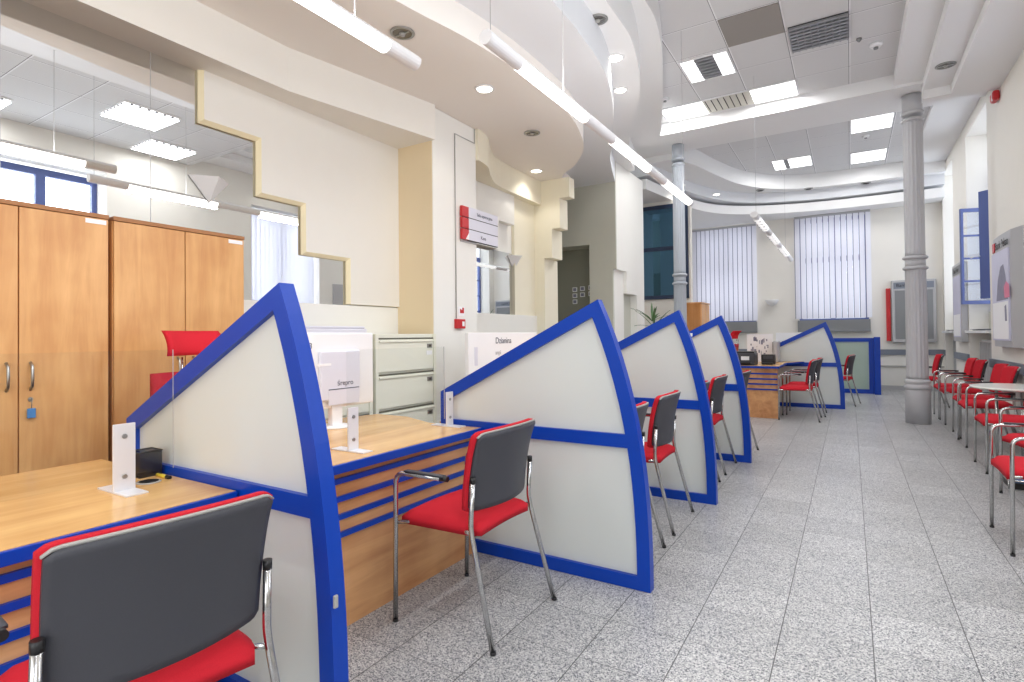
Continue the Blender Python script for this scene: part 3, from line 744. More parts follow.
# rectangular far screen
w = W('floor_screen', 'rectangular blue-framed greenish glass screen near the far wall', 'screen', (-.1, 13.9, 0))
f = B(); box(f, -.78, .42, 13.88, 13.94, 1.1, 1.18); box(f, -.78, .42, 13.88, 13.94, 0, .09); box(f, -.78, -.7, 13.881, 13.939, .09, 1.1); box(f, .33, .42, 13.881, 13.939, .09, 1.1)
w.part('frame', f, 'blue'); w.part('glass', box(B(), -.7, .33, 13.9, 13.915, .09, 1.1), 'milk_green')
w.part('end_post', box(B(), .42, .53, 13.7, 13.94, 0, 1.2, .004), 'blue')

# ------------------------------------------------------------------ desks
def desk(label, y0, y1, xb, top_poly=None, xf=-1.9, fy1=None):
    w = W('service_desk', label, 'desk', (-2.3, (y0+y1)/2, 0), 'service desks')
    poly = top_poly or [(xf, y0), (xf, y1), (xb, y1), (xb, y0)]
    w.part('worktop', pxy(B(), poly, .722, .752), 'wood_top')
    w.part('front_edging', box(B(), xf-.002, xf+.014, y0, y1, .712, .7505, .002), 'blue')
    fy1 = fy1 or y1
    w.part('front_panel', box(B(), xf-.075, xf-.05, y0, fy1, 0, .72), 'wood_front')
    for z in (.664, .584, .504, .424):
        w.part('blue_batten', box(B(), xf-.052, xf-.036, y0, fy1, z-.012, z+.012), 'blue')
    for yy in (y0+.02, y1-.05): w.part('side_panel', box(B(), xb+.15, xf-.09, yy, yy+.025, 0, .72), 'wood_front')
    return w
desk('wooden desk with blue edge nearest the viewer, pen cup on it', -1.5, 1.173, -2.95, fy1=1.0)
desk('wooden desk with the white monitor, between the first and second dividers', 1.237, 2.722, -3.0, [(-1.9, 1.237), (-1.9, 2.722), (-2.3, 2.722), (-2.62, 2.86), (-2.9, 2.86), (-3.0, 2.5), (-3.0, 1.237)])
desk('wooden desk hidden behind the second divider', 2.788, 4.373, -2.27)
desk('wooden desk hidden behind the third divider', 4.437, 5.957, -2.7)
desk('wooden desk hidden behind the fourth divider', 6.023, 7.4, -2.7)
# far desk with its end towards us
w = W('service_desk', 'separate far wooden desk with blue battens, its end facing the aisle', 'desk', (-1.5, 10, 0), 'service desks')
w.part('worktop', pxy(B(), [(-.93, 9.2), (-.93, 10.36), (-.7, 10.885), (-1.7, 10.885), (-1.7, 9.2)], .77, .80), 'wood_top')
w.part('edging', pxy(B(), [(-.92, 9.185), (-.92, 10.36), (-.69, 10.88), (-.72, 10.88), (-.95, 10.37), (-.95, 9.2), (-1.7, 9.2), (-1.7, 9.185)], .765, .797), 'blue')
w.part('end_panel', box(B(), -1.68, -.95, 9.24, 9.27, 0, .77), 'wood_front')
for z in (.68, .6, .52, .44): w.part('blue_batten', box(B(), -1.68, -.95, 9.222, 9.242, z-.011, z+.011), 'blue')
w.part('front_panel', box(B(), -1.25, -1.22, 9.27, 10.8, 0, .77), 'wood_front')
w.part('corner_post', box(B(), -.99, -.95, 9.27, 9.31, 0, .77), 'grey')

# desk grommet
w = W('cable_grommet', 'round black cable grommet in the nearest desk top', 'grommet', (-2.31, 1.075, .752))
w.part('ring', lathe(B(), [(.042, .752), (.042, .755), (.034, .756)], -2.31, 1.075, 28), 'rim'); w.part('cap', lathe(B(), [(.033, .7525), (.033, .757)], -2.31, 1.075, 28), 'black')
# pen cup
w = W('mesh_pen_cup', 'square black mesh pen cup beside the nearest divider', 'pen cup', (-2.44, 1.125, .752))
m_ = B(); a = .042
for (x0, x1, y0, y1) in ((-a, a, -a, -a+.002), (-a, a, a-.002, a), (-a, -a+.002, -a+.002, a-.002), (a-.002, a, -a+.002, a-.002)): box(m_, x0, x1, y0, y1, .003, .1)
w.local('mesh_wall', m_, 'mesh')
w.local('cup_floor', box(B(), -a, a, -a, a, 0, .003), 'black')
w.local('rim', tube(B(), [(-a, -a, .1), (a, -a, .1), (a, a, .1), (-a, a, .1), (-a, -a, .1)], .0025, 6), 'black')
w = W('highlighter', 'yellow highlighter lying behind the mesh pen cup', 'pen', (-2.34, 1.14, .754))
w.local('barrel', tube(B(), [(-.04, 0, .004), (.03, 0, .004)], .007, 8), 'yellow'); w.local('cap', tube(B(), [(.03, 0, .004), (.055, 0, .004)], .008, 8), 'black')

# bracket + acrylic guards (pane stands between bracket legs)
def bracket(x, y, label, h=.21, wd=.032):
    w = W('guard_bracket', label, 'bracket', (x, y, .752), 'white metal guard brackets')
    w.local('foot_plate', box(B(), -.12, .1, -wd, wd, 0, .006, .001), 'alu')
    w.local('upright', box(B(), -.004, .004, -wd, wd, .006, h+.01, .001), 'alu')
    for z in (.055, h-.035):
        bm = B(); lathe(bm, [(.009, 0), (.008, .006)], 0, 0, 12); bmesh.ops.rotate(bm, verts=bm.verts[:], cent=(0, 0, 0), matrix=Matrix.Rotation(PI/2, 3, 'Y')); bmesh.ops.translate(bm, verts=bm.verts[:], vec=(.003, 0, z))
        w.local('bolt', bm, 'steel')
bracket(-2.25, .965, 'white angled bracket standing on the nearest desk by the cable grommet', .235, .036)
bracket(-2.06, 1.87, 'white bracket under the white monitor, closest to the aisle', .2)
bracket(-2.1, 2.675, 'white bracket beside the second divider at the far end of the desk', .2)
def guard(x0, x1, y0, y1, z0, z1, label):
    w = W('acrylic_guard', label, 'sneeze guard', ((x0+x1)/2, (y0+y1)/2, z0), 'clear acrylic guards')
    w.part('pane', box(B(), x0, x1, y0, y1, z0, z1), 'acrylic'); w.part('pane_edge', box(B(), x0, x1, y1, y1+.002, z0, z1), 'frame_grey')
guard(-2.303, -2.3, -.3, 1.16, .79, 1.26, 'clear acrylic guard pane standing on the nearest desk')
guard(-2.115, -2.11, 1.88, 2.64, .80, 1.24, 'clear acrylic guard pane on the desk with the white monitor')

# ------------------------------------------------------------------ monitor and things on desk two
def monitor(x, y, z, wd, ht, label, txt=(), rz=0):
    w = W('monitor', label, 'monitor', (x, y, z), None, rz)
    w.local('casing', box(B(), -.02, .02, -wd/2, wd/2, .12, .12+ht, .008), 'white')
    w.local('screen', box(B(), -.024, -.02, -wd/2+.02, wd/2-.02, .14, .1+ht), 'black')
    w.local('back_cover', box(B(), .02, .045, -wd*.22, wd*.28, .17, .08+ht*.85, .01), 'lav')
    w.local('neck', box(B(), -.01, .03, -.04, .04, .01, .2, .004), 'white')
    w.local('foot', lathe(B(), [(.11, 0), (.11, .008), (.06, .014)], 0, 0, 28), 'white')
    for s, sz, yy, zz, xo, mt in txt:
        m4 = face_px(x+xo, y+yy, z+zz); t = text(w, 'lettering', s, sz, mt, m4)
    return w
w = monitor(-2.72, 2.32, .752, .62, .46, 'white monitor seen from behind with small grey lettering, on the second desk', (('n3', .05, -.2, .50, .0205, 'text'), ('śrepro', .045, .05, .27, .0455, 'text')))
w.local('notice', box(B(), .045, .047, -.08, .16, .14, .24), 'lav', None, 'lavender notice with a dark top line')
w.local('sticker', box(B(), .0455, .0465, -.16, -.06, .38, .395), 'paper')
w.local('notice_line', box(B(), .047, .0475, -.08, .16, .232, .238), 'text')
w = W('white_screen_panel', 'wide white screen panel with dark lettering behind the second divider', 'screen panel', (-2.95, 4.6, .752))
w.part('panel', box(B(), -2.98, -2.94, 4.03, 5.3, .84, 1.335, .006), 'paper'); w.part('foot', box(B(), -3.05, -2.85, 4.1, 4.18, .0, .84), 'alu'); w.part('foot', box(B(), -3.05, -2.85, 5.0, 5.08, .0, .84), 'alu')
text(w, 'lettering', 'Dzianina', .085, 'text', face_px(-2.9385, 4.62, 1.255))
text(w, 'lettering', 'anpi', .06, 'frame_grey', face_px(-2.9385, 4.52, 1.14))
w.part('grey_mark', box(B(), -2.94, -2.938, 4.12, 4.17, 1.03, 1.2), 'lav')
w = W('white_screen_panel', 'low white screen panel behind the third divider below the grey recess', 'screen panel', (-2.9, 6.3, 0))
w.part('panel', box(B(), -2.93, -2.89, 5.7, 7.0, .8, 1.32, .006), 'paper'); w.part('foot', box(B(), -3.0, -2.85, 5.9, 5.98, 0, .8), 'alu')

# ------------------------------------------------------------------ filing cabinets
def filing(y0, y1, label):
    w = W('filing_cabinet', label, 'filing cabinet', (-3.75, (y0+y1)/2, 0), 'putty steel filing cabinets')
    w.part('carcass', box(B(), -4.0, -3.47, y0, y1, 0, 1.33, .004), 'file')
    for a, b_ in ((y0, y0+.035), (y1-.035, y1)): w.part('corner_post', box(B(), -3.47, -3.445, a, b_, 0, 1.33, .003), 'file')
    z = .045; h = .305
    for k in range(4):
        d = w.part('drawer', box(B(), -3.47, -3.452, y0+.04, y1-.04, z, z+h-.02, .003), 'file')
        w.part('handle_lip', box(B(), -3.452, -3.438, y0+.04, y1-.04, z+h-.045, z+h-.03, .002), 'file', d).location = (0, 0, 0)
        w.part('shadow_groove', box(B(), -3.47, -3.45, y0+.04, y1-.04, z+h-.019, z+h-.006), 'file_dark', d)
        hd = w.part('label_holder', box(B(), -3.452, -3.446, y1-.13, y1-.06, z+h-.105, z+h-.065, .001), 'steel', d)
        w.part('latch', box(B(), -3.446, -3.442, y1-.11, y1-.08, z+h-.095, z+h-.075), 'file_dark', d)
        z += h+.012
    w.part('card', box(B(), -3.452, -3.449, y1-.14, y1-.06, 1.13, 1.17), 'paper')
filing(2.55, 3.35, 'putty coloured four-drawer filing cabinet partly behind the white monitor')
filing(3.385, 4.19, 'putty coloured four-drawer filing cabinet against the tan pillar side')
w = W('flat_scanner', 'flat lavender grey device lying on the filing cabinet behind the monitor', 'scanner', (-3.7, 2.95, 1.33))
w.part('body', box(B(), -3.95, -3.5, 2.6, 3.34, 1.33, 1.375, .008), 'lav'); w.part('lid', box(B(), -3.94, -3.51, 2.61, 3.33, 1.375, 1.395, .008), 'lav')

# ------------------------------------------------------------------ cupboards
def cupboard(y0, label, labels=(0, 1), keys=False):
    w = W('wooden_cupboard', label, 'cupboard', (-3.8, y0+.4, 0), 'tall wooden cupboards')
    w.part('carcass', box(B(), -4.015, -3.62, y0, y0+.8, .0, 1.99), 'wood')
    w.part('top_board', box(B(), -4.015, -3.595, y0-.001, y0+.801, 1.99, 2.014, .002), 'wood_edge')
    for k in (0, 1):
        a = y0+.003+k*.4; d = w.part('door', box(B(), -3.62, -3.6, a, a+.394, .07, 1.987, .0015), 'wood')
        hy = a+.394-.045 if k == 0 else a+.045
        w.part('handle', tube(B(), [(-3.6, hy, 1.05), (-3.575, hy, 1.07), (-3.57, hy, 1.12), (-3.575, hy, 1.17), (-3.6, hy, 1.19)], .007, 8), 'steel', d)
        if k == 1:
            w.part('lock', lathe(B(), [(.012, .0), (.01, .004)], 0, 0, 12), 'steel', d).matrix_local = Matrix.Translation(Vector((-3.599, hy, 1.0))-w.loc) @ Matrix.Rotation(PI/2, 4, 'Y') @ Matrix.Translation(w.loc)
        if k in labels: w.part('name_strip', box(B(), -3.6, -3.598, a+.394-.11, a+.394-.01, 1.955, 1.98), 'paper', d)
    if keys:
        w.part('key', box(B(), -3.6, -3.575, y0+.446, y0+.45, .995, 1.005), 'steel'); w.part('key_tag', box(B(), -3.592, -3.58, y0+.43, y0+.465, .905, .955, .003), 'key_blue')
        w.part('key_string', tube(B(), [(-3.58, y0+.448, 1.0), (-3.585, y0+.448, .955)], .002, 5), 'steel')
cupboard(-.155, 'tall wooden cupboard at the near end of the row', ())
cupboard(.668, 'tall wooden cupboard with bunch of keys hanging from its lock', (1,), True)
cupboard(1.492, 'tall wooden cupboard behind the red office chair, farthest of the row', (1,))

# ------------------------------------------------------------------ visitor chair (faces -X)
def visitor_chair(loc, label, group, rz=0):
    w = W('visitor_chair', label, 'chair', loc, group, rz)
    # seat
    bm = B(); n = 14
    def seatfn(u, v):
        x = -.278+.44*u; y = (-.245+.49*v)*(1-.09*u); k = 1-.10*max(0, (abs(2*u-1)-.6)/.4)**2
        y *= k; e = max(abs(2*u-1), abs(2*v-1)); z = .498-.022*max(0, (e-.75)/.25)**2+.008*math.cos((2*v-1)*PI/2)
        if u < .2: z -= .014*((.2-u)/.2)**2
        return (x, y, z), (0, 0, -1)
    w.local('seat', sheet(bm, seatfn, n, n, .035), 'red')
    bm = B(); w.local('seat_shell', sheet(bm, lambda u, v: ((-.25+.38*u, (-.21+.42*v), .466), (0, 0, -1)), 4, 4, .016), 'shell')
    # backrest
    def prof(u, v, off, grow=0):
        t = 2*u-1; hw = (.24+grow)*(1-.04*(1-v)); y = t*hw
        z0 = .548-grow; z1 = .892+grow*1.2-.012*t*t
        cr_ = .014*max(0, (abs(t)-.88)/.12)**2*abs(2*v-1)**3
        z = z0+(z1-z0)*v; z += (cr_ if v < .5 else -cr_)*abs(2*v-1)
        x = .16+.05*v*v+.01*v-.055*t*t+off
        return (x, y, z)
    w.local('backrest_shell', sheet(B(), lambda u, v: (prof(u, v, .022), (-1, 0, 0)), 30, 14, .014), 'shell')
    w.local('backrest_rim', sheet(B(), lambda u, v: (prof(u, v*.02+.985, .019, .004), (-1, 0, 0)), 30, 2, .012), 'rim')
    w.local('backrest_cushion', sheet(B(), lambda u, v: (prof(u, v, .005, .008), (-1, 0, 0)), 30, 14, .024), 'red')
    for s in (-1, 1):
        w.local('rear_leg', tube(B(), [(.264, s*.272, 0), (.145, s*.25, .46), (.139, s*.246, .51), (.15, s*.243, .68)], .0115, 10, .05), 'chrome')
        w.local('leg_cap', tube(B(), [(.15, s*.243, .675), (.151, s*.243, .7)], .0125, 10), 'black')
        w.local('front_leg', tube(B(), [(-.27, s*.275, 0), (-.262, s*.275, .68), (.0, s*.275, .685)], .0115, 10, .055), 'chrome')
        w.local('armrest', sheet(B(), lambda u, v, s=s: ((-.2+.22*u, s*.275-.014+.028*v, .692), (0, 0, 1)), 3, 3, .007), 'shell')
        w.local('arm_tip', tube(B(), [(.0, s*.275, .685), (.04, s*.275, .686)], .0125, 10), 'black')
        w.local('seat_rail', tube(B(), [(-.264, s*.275, .452), (-.2, s*.22, .45), (.08, s*.21, .452), (.141, s*.25, .462)], .009, 8), 'chrome')
        for xx, yy in ((.264, .272), (-.27, .275)): w.local('foot_cap', lathe(B(), [(.0125, 0), (.0125, .012)], xx, s*yy, 12), 'black')
    for xx in (-.16, .06): w.local('cross_tube', tube(B(), [(xx, -.21, .448), (xx, .21, .448)], .009, 8), 'chrome')
    return w
c0 = visitor_chair((-1.525, 2.15, 0), 'red and charcoal visitor chair alone at the second desk, armrest towards us', 'visitor chairs at the desks')
place = [
 ((-1.53, .70, 0), -.088, 'red and charcoal visitor chair closest to us, seen from behind at the nearest desk'),
 ((-1.25, 3.08, 0), 0, 'visitor chair mostly hidden by the second divider, only its top and one leg showing'),
 ((-1.26, 3.85, 0), .02, 'visitor chair showing its charcoal back between the second and third dividers'),
 ((-1.26, 4.8, 0), 0, 'visitor chair mostly hidden by the third divider, a sliver of its back showing'),
 ((-1.26, 5.62, 0), 0, 'visitor chair showing its charcoal back between the third and fourth dividers'),
 ((-1.16, 6.4, 0), 0, 'visitor chair mostly hidden by the fourth divider, one rear leg showing'),
 ((-.66, 9.42, 0), 0, 'visitor chair at the separate far desk, closer of the two'),
 ((-.61, 10.04, 0), 0, 'visitor chair at the separate far desk, next to the far divider'),
 ((-.16, 11.7, 0), -.15, 'visitor chair in front of the greenish glass screen'),
]
for loc, rz, lb in place: dup(c0.o, loc, rz, lb, 'visitor chairs at the desks')
wait = [
 ((1.05, 4.50, 0), 0, 'red armchair with chrome legs nearest to us in the window row'),
 ((1.33, 5.6, 0), .2, 'red armchair turned slightly, just behind the nearest one in the window row'),
 ((1.31, 6.8, 0), 0, 'red armchair in front of the round white table'),
 ((1.36, 8.17, 0), 0, 'red armchair just past the round white table'),
 ((1.39, 8.8, 0), 0, 'red armchair second past the round white table, under the poster'),
 ((1.38, 9.95, 0), 0, 'red armchair beside the fluted column, nearer of that pair'),
 ((1.38, 10.6, 0), 0, 'red armchair beside the fluted column, farther of that pair'),
 ((1.16, 12.2, 0), 0, 'red armchair by itself towards the room corner behind the column'),
]
for loc, rz, lb in wait: dup(c0.o, loc, rz, lb, 'red armchairs along the windows')

# ------------------------------------------------------------------ office chairs (face +X)
def office_chair(x, y, label, rz=0):
    w = W('office_chair', label, 'office chair', (x, y, 0), 'red office chairs', rz)
    w.local('seat', box(B(), -.24, .25, -.24, .24, .45, .53, .03), 'red_dark')
    w.local('backrest', sheet(B(), lambda u, v: ((-.24-.05*v+.05*(2*u-1)**2, (u-.5)*.54*(1-.06*v*v), .58+.54*v), (-1, 0, 0)), 10, 8, .05), 'red_dark')
    w.local('headrest', sheet(B(), lambda u, v: ((-.30+.06*(2*u-1)**2-.09*v*v+.02*v, (u-.5)*.34*(1-.08*v), 1.21+.14*v), (-1, 0, 0)), 10, 6, .04), 'red')
    for s in (-.05, .05): w.local('headrest_post', tube(B(), [(-.33, s, .98), (-.335, s, 1.2)], .006, 8), 'chrome')
    w.local('column', lathe(B(), [(.028, .08), (.028, .45)], 0, 0, 16), 'black')
    for k in range(5):
        a = k*2*PI/5; w.local('base_arm', tube(B(), [(0, 0, .09), (.28*math.cos(a), .28*math.sin(a), .07)], .018, 8), 'black')
        w.local('caster', lathe(B(), [(.02, 0), (.026, .02), (.02, .05)], .28*math.cos(a), .28*math.sin(a), 12), 'black')
    for s in (-1, 1):
        w.local('armrest', tube(B(), [(-.1, s*.26, .5), (-.1, s*.29, .68), (.12, s*.29, .7)], .016, 8, .04), 'black')
    return w
oc = office_chair(-2.9, 1.76, 'red office chair with curled headrest in front of the wooden cupboards', .1)
dup(oc.o, (-2.02, 10.32, 0), PI-.1, 'red office chair turned away behind the separate far desk', 'red office chairs')

# ------------------------------------------------------------------ table, floor item
w = W('round_table', 'round white table among the red armchairs', 'table', (1.48, 7.46, 0))
w.part('tabletop', lathe(B(), [(.4, .71), (.415, .715), (.415, .728), (.405, .734)], 1.48, 7.46, 56), 'cream_ctl')
for a in (PI*.95, PI*1.45, PI*.45, PI*1.95):
    w.part('leg', tube(B(), [(1.48+.2*math.cos(a), 7.46+.2*math.sin(a), .71), (1.48+.2*math.cos(a), 7.46+.2*math.sin(a), 0)], .014, 10), 'chrome')
w.part('under_frame', box(B(), 1.3, 1.66, 7.28, 7.64, .685, .705), 'steel')
w = W('floor_tray', 'low black tray with silver edge on the floor behind the nearest armchair', 'tray', (1.3, 6.1, 0))
w.part('tray', box(B(), 1.1, 1.62, 6.0, 6.25, .0, .05, .006), 'black'); w.part('rail', tube(B(), [(1.09, 5.99, .07), (1.63, 5.99, .07), (1.63, 6.26, .07), (1.09, 6.26, .07), (1.09, 5.99, .07)], .008, 8), 'chrome')
for q in ((1.09, 5.99), (1.63, 5.99), (1.63, 6.26), (1.09, 6.26)): w.part('post', tube(B(), [(q[0], q[1], 0), (q[0], q[1], .07)], .006, 8), 'chrome')
w.part('blue_insert', box(B(), 1.14, 1.2, 6.03, 6.1, .05, .075), 'key_blue')

# ------------------------------------------------------------------ wall boards
w = W('wall_mounted_poster_case', 'large upright poster case on the window wall with black lettering and red mark on top', 'poster case', (1.68, 8.95, 1.08))
w.part('case', prism(B(), [(XR-.001, 8.35, 1.1), (XR-.03, 8.35, 1.1), (XR-.09, 8.6, 1.1), (XR-.1, 9.1, 1.1), (XR-.09, 9.5, 1.1), (XR-.07, 9.66, 1.1), (XR-.001, 9.66, 1.1)], (0, 0, 1.4)), 'frame_grey')
w.part('poster', box(B(), XR-.106, XR-.09, 8.66, 9.54, 1.18, 2.3), 'poster'); w.part('lower_sheet', box(B(), XR-.109, XR-.106, 8.7, 9.5, 1.2, 1.66), 'paper')
def blob(x, pts): return pyz(B(), pts, x, x+.001)
w.part('grey_figure', blob(XR-.1075, [(8.7, 1.68), (9.3, 1.68), (9.2, 1.95), (9.05, 2.1), (8.9, 2.12), (8.8, 1.98)]), 'poster_dark')
w.part('pink_shape', blob(XR-.1105, [(8.6, 1.7), (8.85, 1.7), (8.88, 1.84), (8.76, 1.9), (8.62, 1.85)]), 'pink')
w.part('grey_print', blob(XR-.1105, [(8.75, 1.42), (8.85, 1.42), (8.86, 1.6), (8.78, 1.62)]), 'poster_dark')
w.part('red_mark', box(B(), XR-.102, XR-.09, 9.4, 9.52, 2.32, 2.44), 'alarm')
text(w, 'lettering', 'Bank Pekao', .145, 'text_black', face_nx(XR-.1035, 9.0, 2.38))
w = W('wall_mounted_poster_case', 'narrow upright poster case on the strip of wall between the two window bays', 'poster case', (1.68, 12.7, 1.12))
w.part('case', box(B(), XR-.09, XR-.001, 12.05, 12.95, 1.12, 2.5, .01), 'frame_grey'); w.part('poster', box(B(), XR-.094, XR-.09, 12.12, 12.88, 1.2, 2.28), 'poster')
w.part('header', box(B(), XR-.095, XR-.09, 12.09, 12.91, 2.31, 2.45), 'grey'); w.part('lower_sheet', box(B(), XR-.096, XR-.094, 12.15, 12.85, 1.22, 1.6), 'paper')
text(w, 'lettering', 'Bank Pekao', .12, 'text_black', face_nx(XR-.0955, 12.5, 2.38))
w = W('wall_mounted_display_case', 'grey display case with dark header on the far wall beside the column', 'display case', (1.1, YB-.05, 1.05))
w.part('case', box(B(), .8, 1.6, YB-.1, YB-.001, 1.07, 2.45, .012), 'frame_grey'); w.part('pane', box(B(), .86, 1.54, YB-.104, YB-.1, 1.14, 2.22), 'grey', None, 'grey pane'); w.part('header', box(B(), .84, 1.56, YB-.104, YB-.1, 2.26, 2.4), 'dado')
text(w, 'lettering', 'Bank Pekao', .1, 'text_black', face_ny(1.12, YB-.106, 2.33))
single('wall_mounted_board', box(B(), .7, .785, YB-.06, YB-.001, 1.1, 2.28, .004), 'alarm', (.74, YB-.03, 1.1), 'narrow red upright board next to the grey display case', 'board')
w = W('wall_mounted_siren', 'red and white alarm siren high on the window wall', 'alarm siren', (XR, 9.5, 4.4))
w.part('housing', box(B(), XR-.08, XR-.001, 9.42, 9.62, 4.33, 4.46, .03), 'alarm'); w.part('white_band', box(B(), XR-.083, XR-.07, 9.47, 9.49, 4.335, 4.455), 'paper')
# pillar fittings
w = W('fire_call_point', 'red fire call point box low on the white pillar', 'call point', (-3.54, 4.7, 1.43))
w.part('box', box(B(), -3.54, -3.5, 4.6, 4.75, 1.385, 1.485, .006), 'alarm'); w.part('window', box(B(), -3.5, -3.498, 4.69, 4.73, 1.41, 1.46), 'paper')
w = W('fire_sign', 'small red and white pictogram sign above the call point on the pillar', 'sign', (-3.54, 4.72, 1.55))
w.part('plate', box(B(), -3.54, -3.536, 4.67, 4.78, 1.52, 1.62), 'paper'); w.part('pictogram', pyz(B(), [(4.7, 1.55), (4.77, 1.55), (4.77, 1.61), (4.74, 1.61), (4.74, 1.58), (4.7, 1.6)], -3.536, -3.535), 'alarm')
single('pillar_cable', tube(B(), [(-3.532, 4.63, 1.49), (-3.532, 4.63, 3.45), (-3.532, 4.99, 3.45), (-3.532, 4.99, 3.61)], .006, 6), 'rim', (-3.535, 4.63, 1.49), 'thin grey cable running up the white pillar from the call point', 'cable')
w = W('direction_sign', 'wall sign with red end blocks and three white text rows on the pillar', 'sign', (-3.5, 5.1, 2.4))
w.part('backing', box(B(), -3.54, -3.525, 4.72, 5.0, 2.32, 2.7), 'frame_grey')
for k in range(3):
    z = 2.345+k*.122
    r_ = w.part('text_row', box(B(), -3.525, -3.50, 4.825, 5.4, z, z+.115), 'lav'); w.part('row_gap', box(B(), -3.524, -3.499, 4.825, 5.4, z-.006, z+.001), 'text_black', r_)
    w.part('red_block', box(B(), -3.525, -3.495, 4.7, 4.82, z-.002, z+.11, .002), 'alarm')
text(w, 'lettering', 'Sala operacyjna', .05, 'text', face_px(-3.4985, 5.13, 2.645)); text(w, 'lettering', 'Kasa', .055, 'text', face_px(-3.4985, 5.1, 2.40))
w.part('white_corner', pyz(B(), [(4.76, 2.345), (4.82, 2.345), (4.82, 2.42)], -3.4955, -3.494), 'paper')

# recess photos
k = 0
for (x, zs) in ((-4.24, (2.13, 2.02, 1.91)), (-4.09, (2.14, 2.03)), (-3.93, (2.15, 2.04))):
    for z in zs:
        w = W('small_frame', ('top', 'middle', 'lowest')[min(2, zs.index(z))]+' little framed picture of the '+{-4.24: 'outer three', -4.09: 'middle two', -3.93: 'inner two'}[x]+' in the grey recess', 'picture', (x, 9.1, z), 'little pictures in the grey recess')
        w.part('frame', box(B(), x-.045, x+.045, 9.085, 9.1, z-.04, z+.04, .003), 'paper'); w.part('print', box(B(), x-.03, x+.03, 9.083, 9.085, z-.026, z+.026), 'poster_dark'); k += 1
# interior dark window on the left far wall
struct('wall_cross', box(B(), -3.95, -2.76, 11.52, 11.66, 0, 4.1), 'wall')
w = W('interior_window', 'dark blue tinted interior window behind the slim column', 'window', (-3.2, 11.5, 2.04))
f = B()
for a, b_ in ((-3.9, -3.85), (-2.85, -2.8)): box(f, a, b_, 11.48, 11.519, 2.04, 4.02)
for a, b_ in ((2.04, 2.12), (3.06, 3.14), (3.94, 4.02)): box(f, -3.9, -2.8, 11.481, 11.519, a, b_)
w.part('frame', f, 'navy'); w.part('glass', box(B(), -3.86, -2.84, 11.5, 11.515, 2.1, 3.96), 'dark_glass')
# wooden cabinet near far left
w = W('wooden_cabinet', 'upright wooden cabinet beside the slim pale column', 'cabinet', (-2.55, 11.0, 0))
w.part('carcass', box(B(), -2.74, -2.4, 10.7, 11.4, 0, 1.88), 'wood_box'); w.part('top', box(B(), -2.75, -2.37, 10.69, 11.41, 1.88, 1.905, .003), 'wood')
w.part('door', box(B(), -2.4, -2.38, 10.71, 11.04, .06, 1.87, .002), 'wood'); w.part('door', box(B(), -2.4, -2.38, 11.06, 11.39, .06, 1.87, .002), 'wood')
w.part('handle', tube(B(), [(-2.38, 11.0, 1.0), (-2.36, 11.0, 1.05), (-2.38, 11.0, 1.12)], .006, 8), 'steel')
# low cabinet + plant
w = W('low_cabinet', 'low pale cabinet carrying the plant behind the third divider', 'cabinet', (-2.65, 8.1, 0))
w.part('carcass', box(B(), -2.95, -2.35, 7.7, 8.6, 0, 1.14, .006), 'lav'); w.part('top', box(B(), -2.96, -2.34, 7.69, 8.61, 1.14, 1.16, .003), 'white')
for a in (7.72, 8.16): w.part('door', box(B(), -2.35, -2.335, a, a+.42, .08, 1.12, .002), 'white')
w = W('potted_plant', 'spiky green potted plant peeking over the third divider', 'plant', (-2.52, 8.2, 1.16))
w.local('pot', lathe(B(), [(.07, 0), (.1, .12), (.105, .15), (.095, .15)], 0, 0, 24), 'terracotta'); w.local('soil', lathe(B(), [(.09, .13), (.09, .142)], 0, 0, 20), 'dark')
w.local('stem', tube(B(), [(0, 0, .12), (.01, .0, .24), (-.03, .01, .36)], .01, 8), 'terracotta')
rr = random.Random(3)
for k in range(15):
    a = rr.uniform(0, 2*PI); l = rr.uniform(.22, .36); rise = rr.uniform(.12, .42)
    st = Vector((0, 0, .24)) if k % 2 else Vector((-.03, .01, .34))
    bm = B(); prev = None; n = 7
    for i in range(n+1):
        t = i/n; p = st+Vector((math.cos(a)*l*t, math.sin(a)*l*t, rise*t-.34*t*t*l)); wd = .016*math.sin(PI*min(1, t*.92+.08))+.001
        sd = Vector((-math.sin(a), math.cos(a), 0))*wd
        cur = [bm.verts.new(p-sd), bm.verts.new(p+Vector((0, 0, -.004))), bm.verts.new(p+sd), bm.verts.new(p+Vector((0, 0, .002)))]
        if prev:
            for q in range(4): bm.faces.new((prev[q], prev[(q+1) % 4], cur[(q+1) % 4], cur[q]))
        prev = cur
    bmesh.ops.recalc_face_normals(bm, faces=bm.faces[:])
    w.local('leaf', bm, 'leaf')

# far desk equipment
w = W('desk_printer', 'dark grey printer with white label on the separate far desk', 'printer', (-1.46, 9.5, .8))
w.local('body', box(B(), -.2, .18, -.16, .2, 0, .19, .012), 'shell'); w.local('tray', box(B(), -.15, .13, -.24, -.16, .03, .05, .003), 'black'); w.local('label_plate', box(B(), -.02, .1, -.165, -.16, .08, .14), 'paper'); w.local('lid', box(B(), -.19, .17, -.15, .19, .19, .215, .006), 'black')
w = W('card_terminal', 'black boxy device beside the printer on the far desk', 'device', (-1.13, 9.75, .8))
w.local('body', box(B(), -.1, .1, -.08, .08, 0, .16, .01), 'black'); w.local('screen', box(B(), -.07, .07, -.084, -.08, .09, .14), 'shell'); w.local('pad', box(B(), -.08, .08, -.16, -.08, 0, .03, .004), 'black')
w = W('monitor', 'grey monitor turned edge-on at the end of the far desk beside the divider', 'monitor', (-1.1, 10.62, .8))
w.local('casing', box(B(), -.04, .04, -.2, .2, .0, .37, .025), 'frame_grey'); w.local('screen', box(B(), -.045, -.04, -.18, .18, .05, .35), 'black'); w.local('foot', box(B(), -.08, .08, -.1, .1, 0, .012, .003), 'grey')
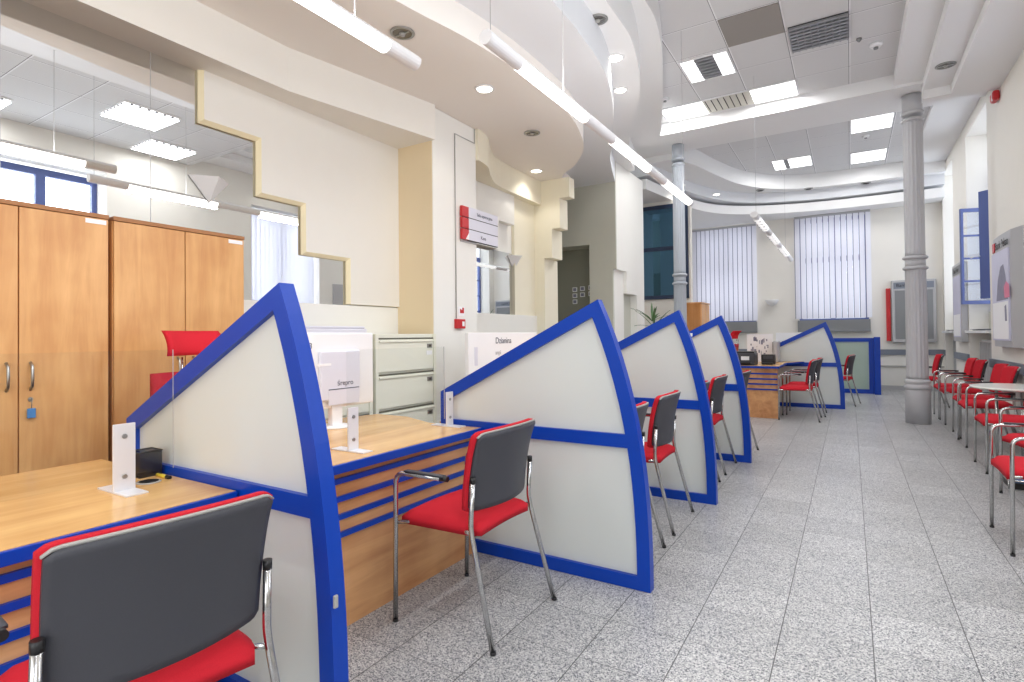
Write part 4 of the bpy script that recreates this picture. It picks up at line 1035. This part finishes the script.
w = W('desk_print_screen', 'white screen with a grey sketch standing on the separate far desk', 'print screen', (-1.38, 10.76, .8))
w.part('sheet', box(B(), -1.6, -1.17, 10.75, 10.765, .82, 1.29, .003), 'paper'); w.part('stand', box(B(), -1.5, -1.27, 10.7, 10.81, .8, .82, .003), 'alu')
g = B(); r3 = random.Random(5)
for i in range(26):
    x = -1.54+r3.random()*.28; z = .88+r3.random()*.3; box(g, x, x+.008+r3.random()*.03, 10.747, 10.75, z, z+.012+r3.random()*.07)
w.part('sketch_print', g, 'poster_dark')
def board(x0, x1, label):
    w = W('notice_board', label, 'notice board', ((x0+x1)/2, 14.0, 0), 'white printed boards near the far wall')
    w.part('board', box(B(), x0, x1, 13.98, 14.01, .55, 1.31, .004), 'paper')
    for xx in (x0+.08, x1-.1): w.part('leg', box(B(), xx, xx+.03, 13.985, 14.005, 0, .55), 'alu')
    r2 = random.Random(int(x0*10)); g = B(); h_ = B()
    for i in range(9):
        a = x0+.08+r2.random()*(x1-x0-.2); z = .7+r2.random()*.42; box(g, a, a+.02+r2.random()*.06, 13.976, 13.98, z, z+.03+r2.random()*.1)
    w.part('sketch_print', g, 'poster_dark')
    for i in range(6):
        z = .66+i*.07; box(h_, x0+.06, x0+.06+(x1-x0)*.3, 13.977, 13.98, z, z+.008)
    w.part('printed_lines', h_, 'lav')

board(-1.46, -.8, 'white printed board half hidden by the far blue divider')

# wires in front of mirror and extra little things

# ------------------------------------------------------------------ light
wd = bpy.data.worlds.new('daylight'); S.world = wd; wd.use_nodes = True
bg = wd.node_tree.nodes['Background']; bg.inputs[0].default_value = (.97, .985, 1, 1); bg.inputs[1].default_value = 1.25
def soft(x, y, z, sx, sy, e, rot, col=(.95, .98, 1)):
    l = bpy.data.lights.new('window_and_fill_glow', 'AREA'); l.shape = 'RECTANGLE'; l.size = sx; l.size_y = sy; l.energy = e; l.color = col
    o = bpy.data.objects.new('window_and_fill_glow', l); C.objects.link(o); o.location = (x, y, z); o.rotation_euler = rot
for a, b_ in bays: soft(2.3, (a+b_)/2, 3.1 if a > 9 else 2.78, 2.8 if a > 9 else 2.1, b_-a, 62 if a < 9 else 30, (0, PI/2, 0))
soft(-.6, YN-.05, 1.7, 3.2, 2.6, 55, (PI/2, 0, 0), (1, 1, 1))  # added fill lamp outside the made-up opening in wall_near
for a, b_ in wins: soft((a+b_)/2, YB+.4, 2.8, b_-a, 2.4, 28, (-PI/2, 0, 0), (1, 1, 1))

vs = S.view_settings; vs.view_transform = 'Standard'; vs.look = 'None'; vs.gamma = 1; vs.use_curve_mapping = False; vs.exposure = -.16
S.cycles.max_bounces = 10; S.cycles.diffuse_bounces = 5; S.cycles.glossy_bounces = 5; S.cycles.transparent_max_bounces = 16
S.cycles.sample_clamp_indirect = 6; S.cycles.caustics_reflective = False; S.cycles.caustics_refractive = False
S.cycles.use_denoising = True
for o in list(bpy.data.objects):
    if '_off' in o: del o['_off']
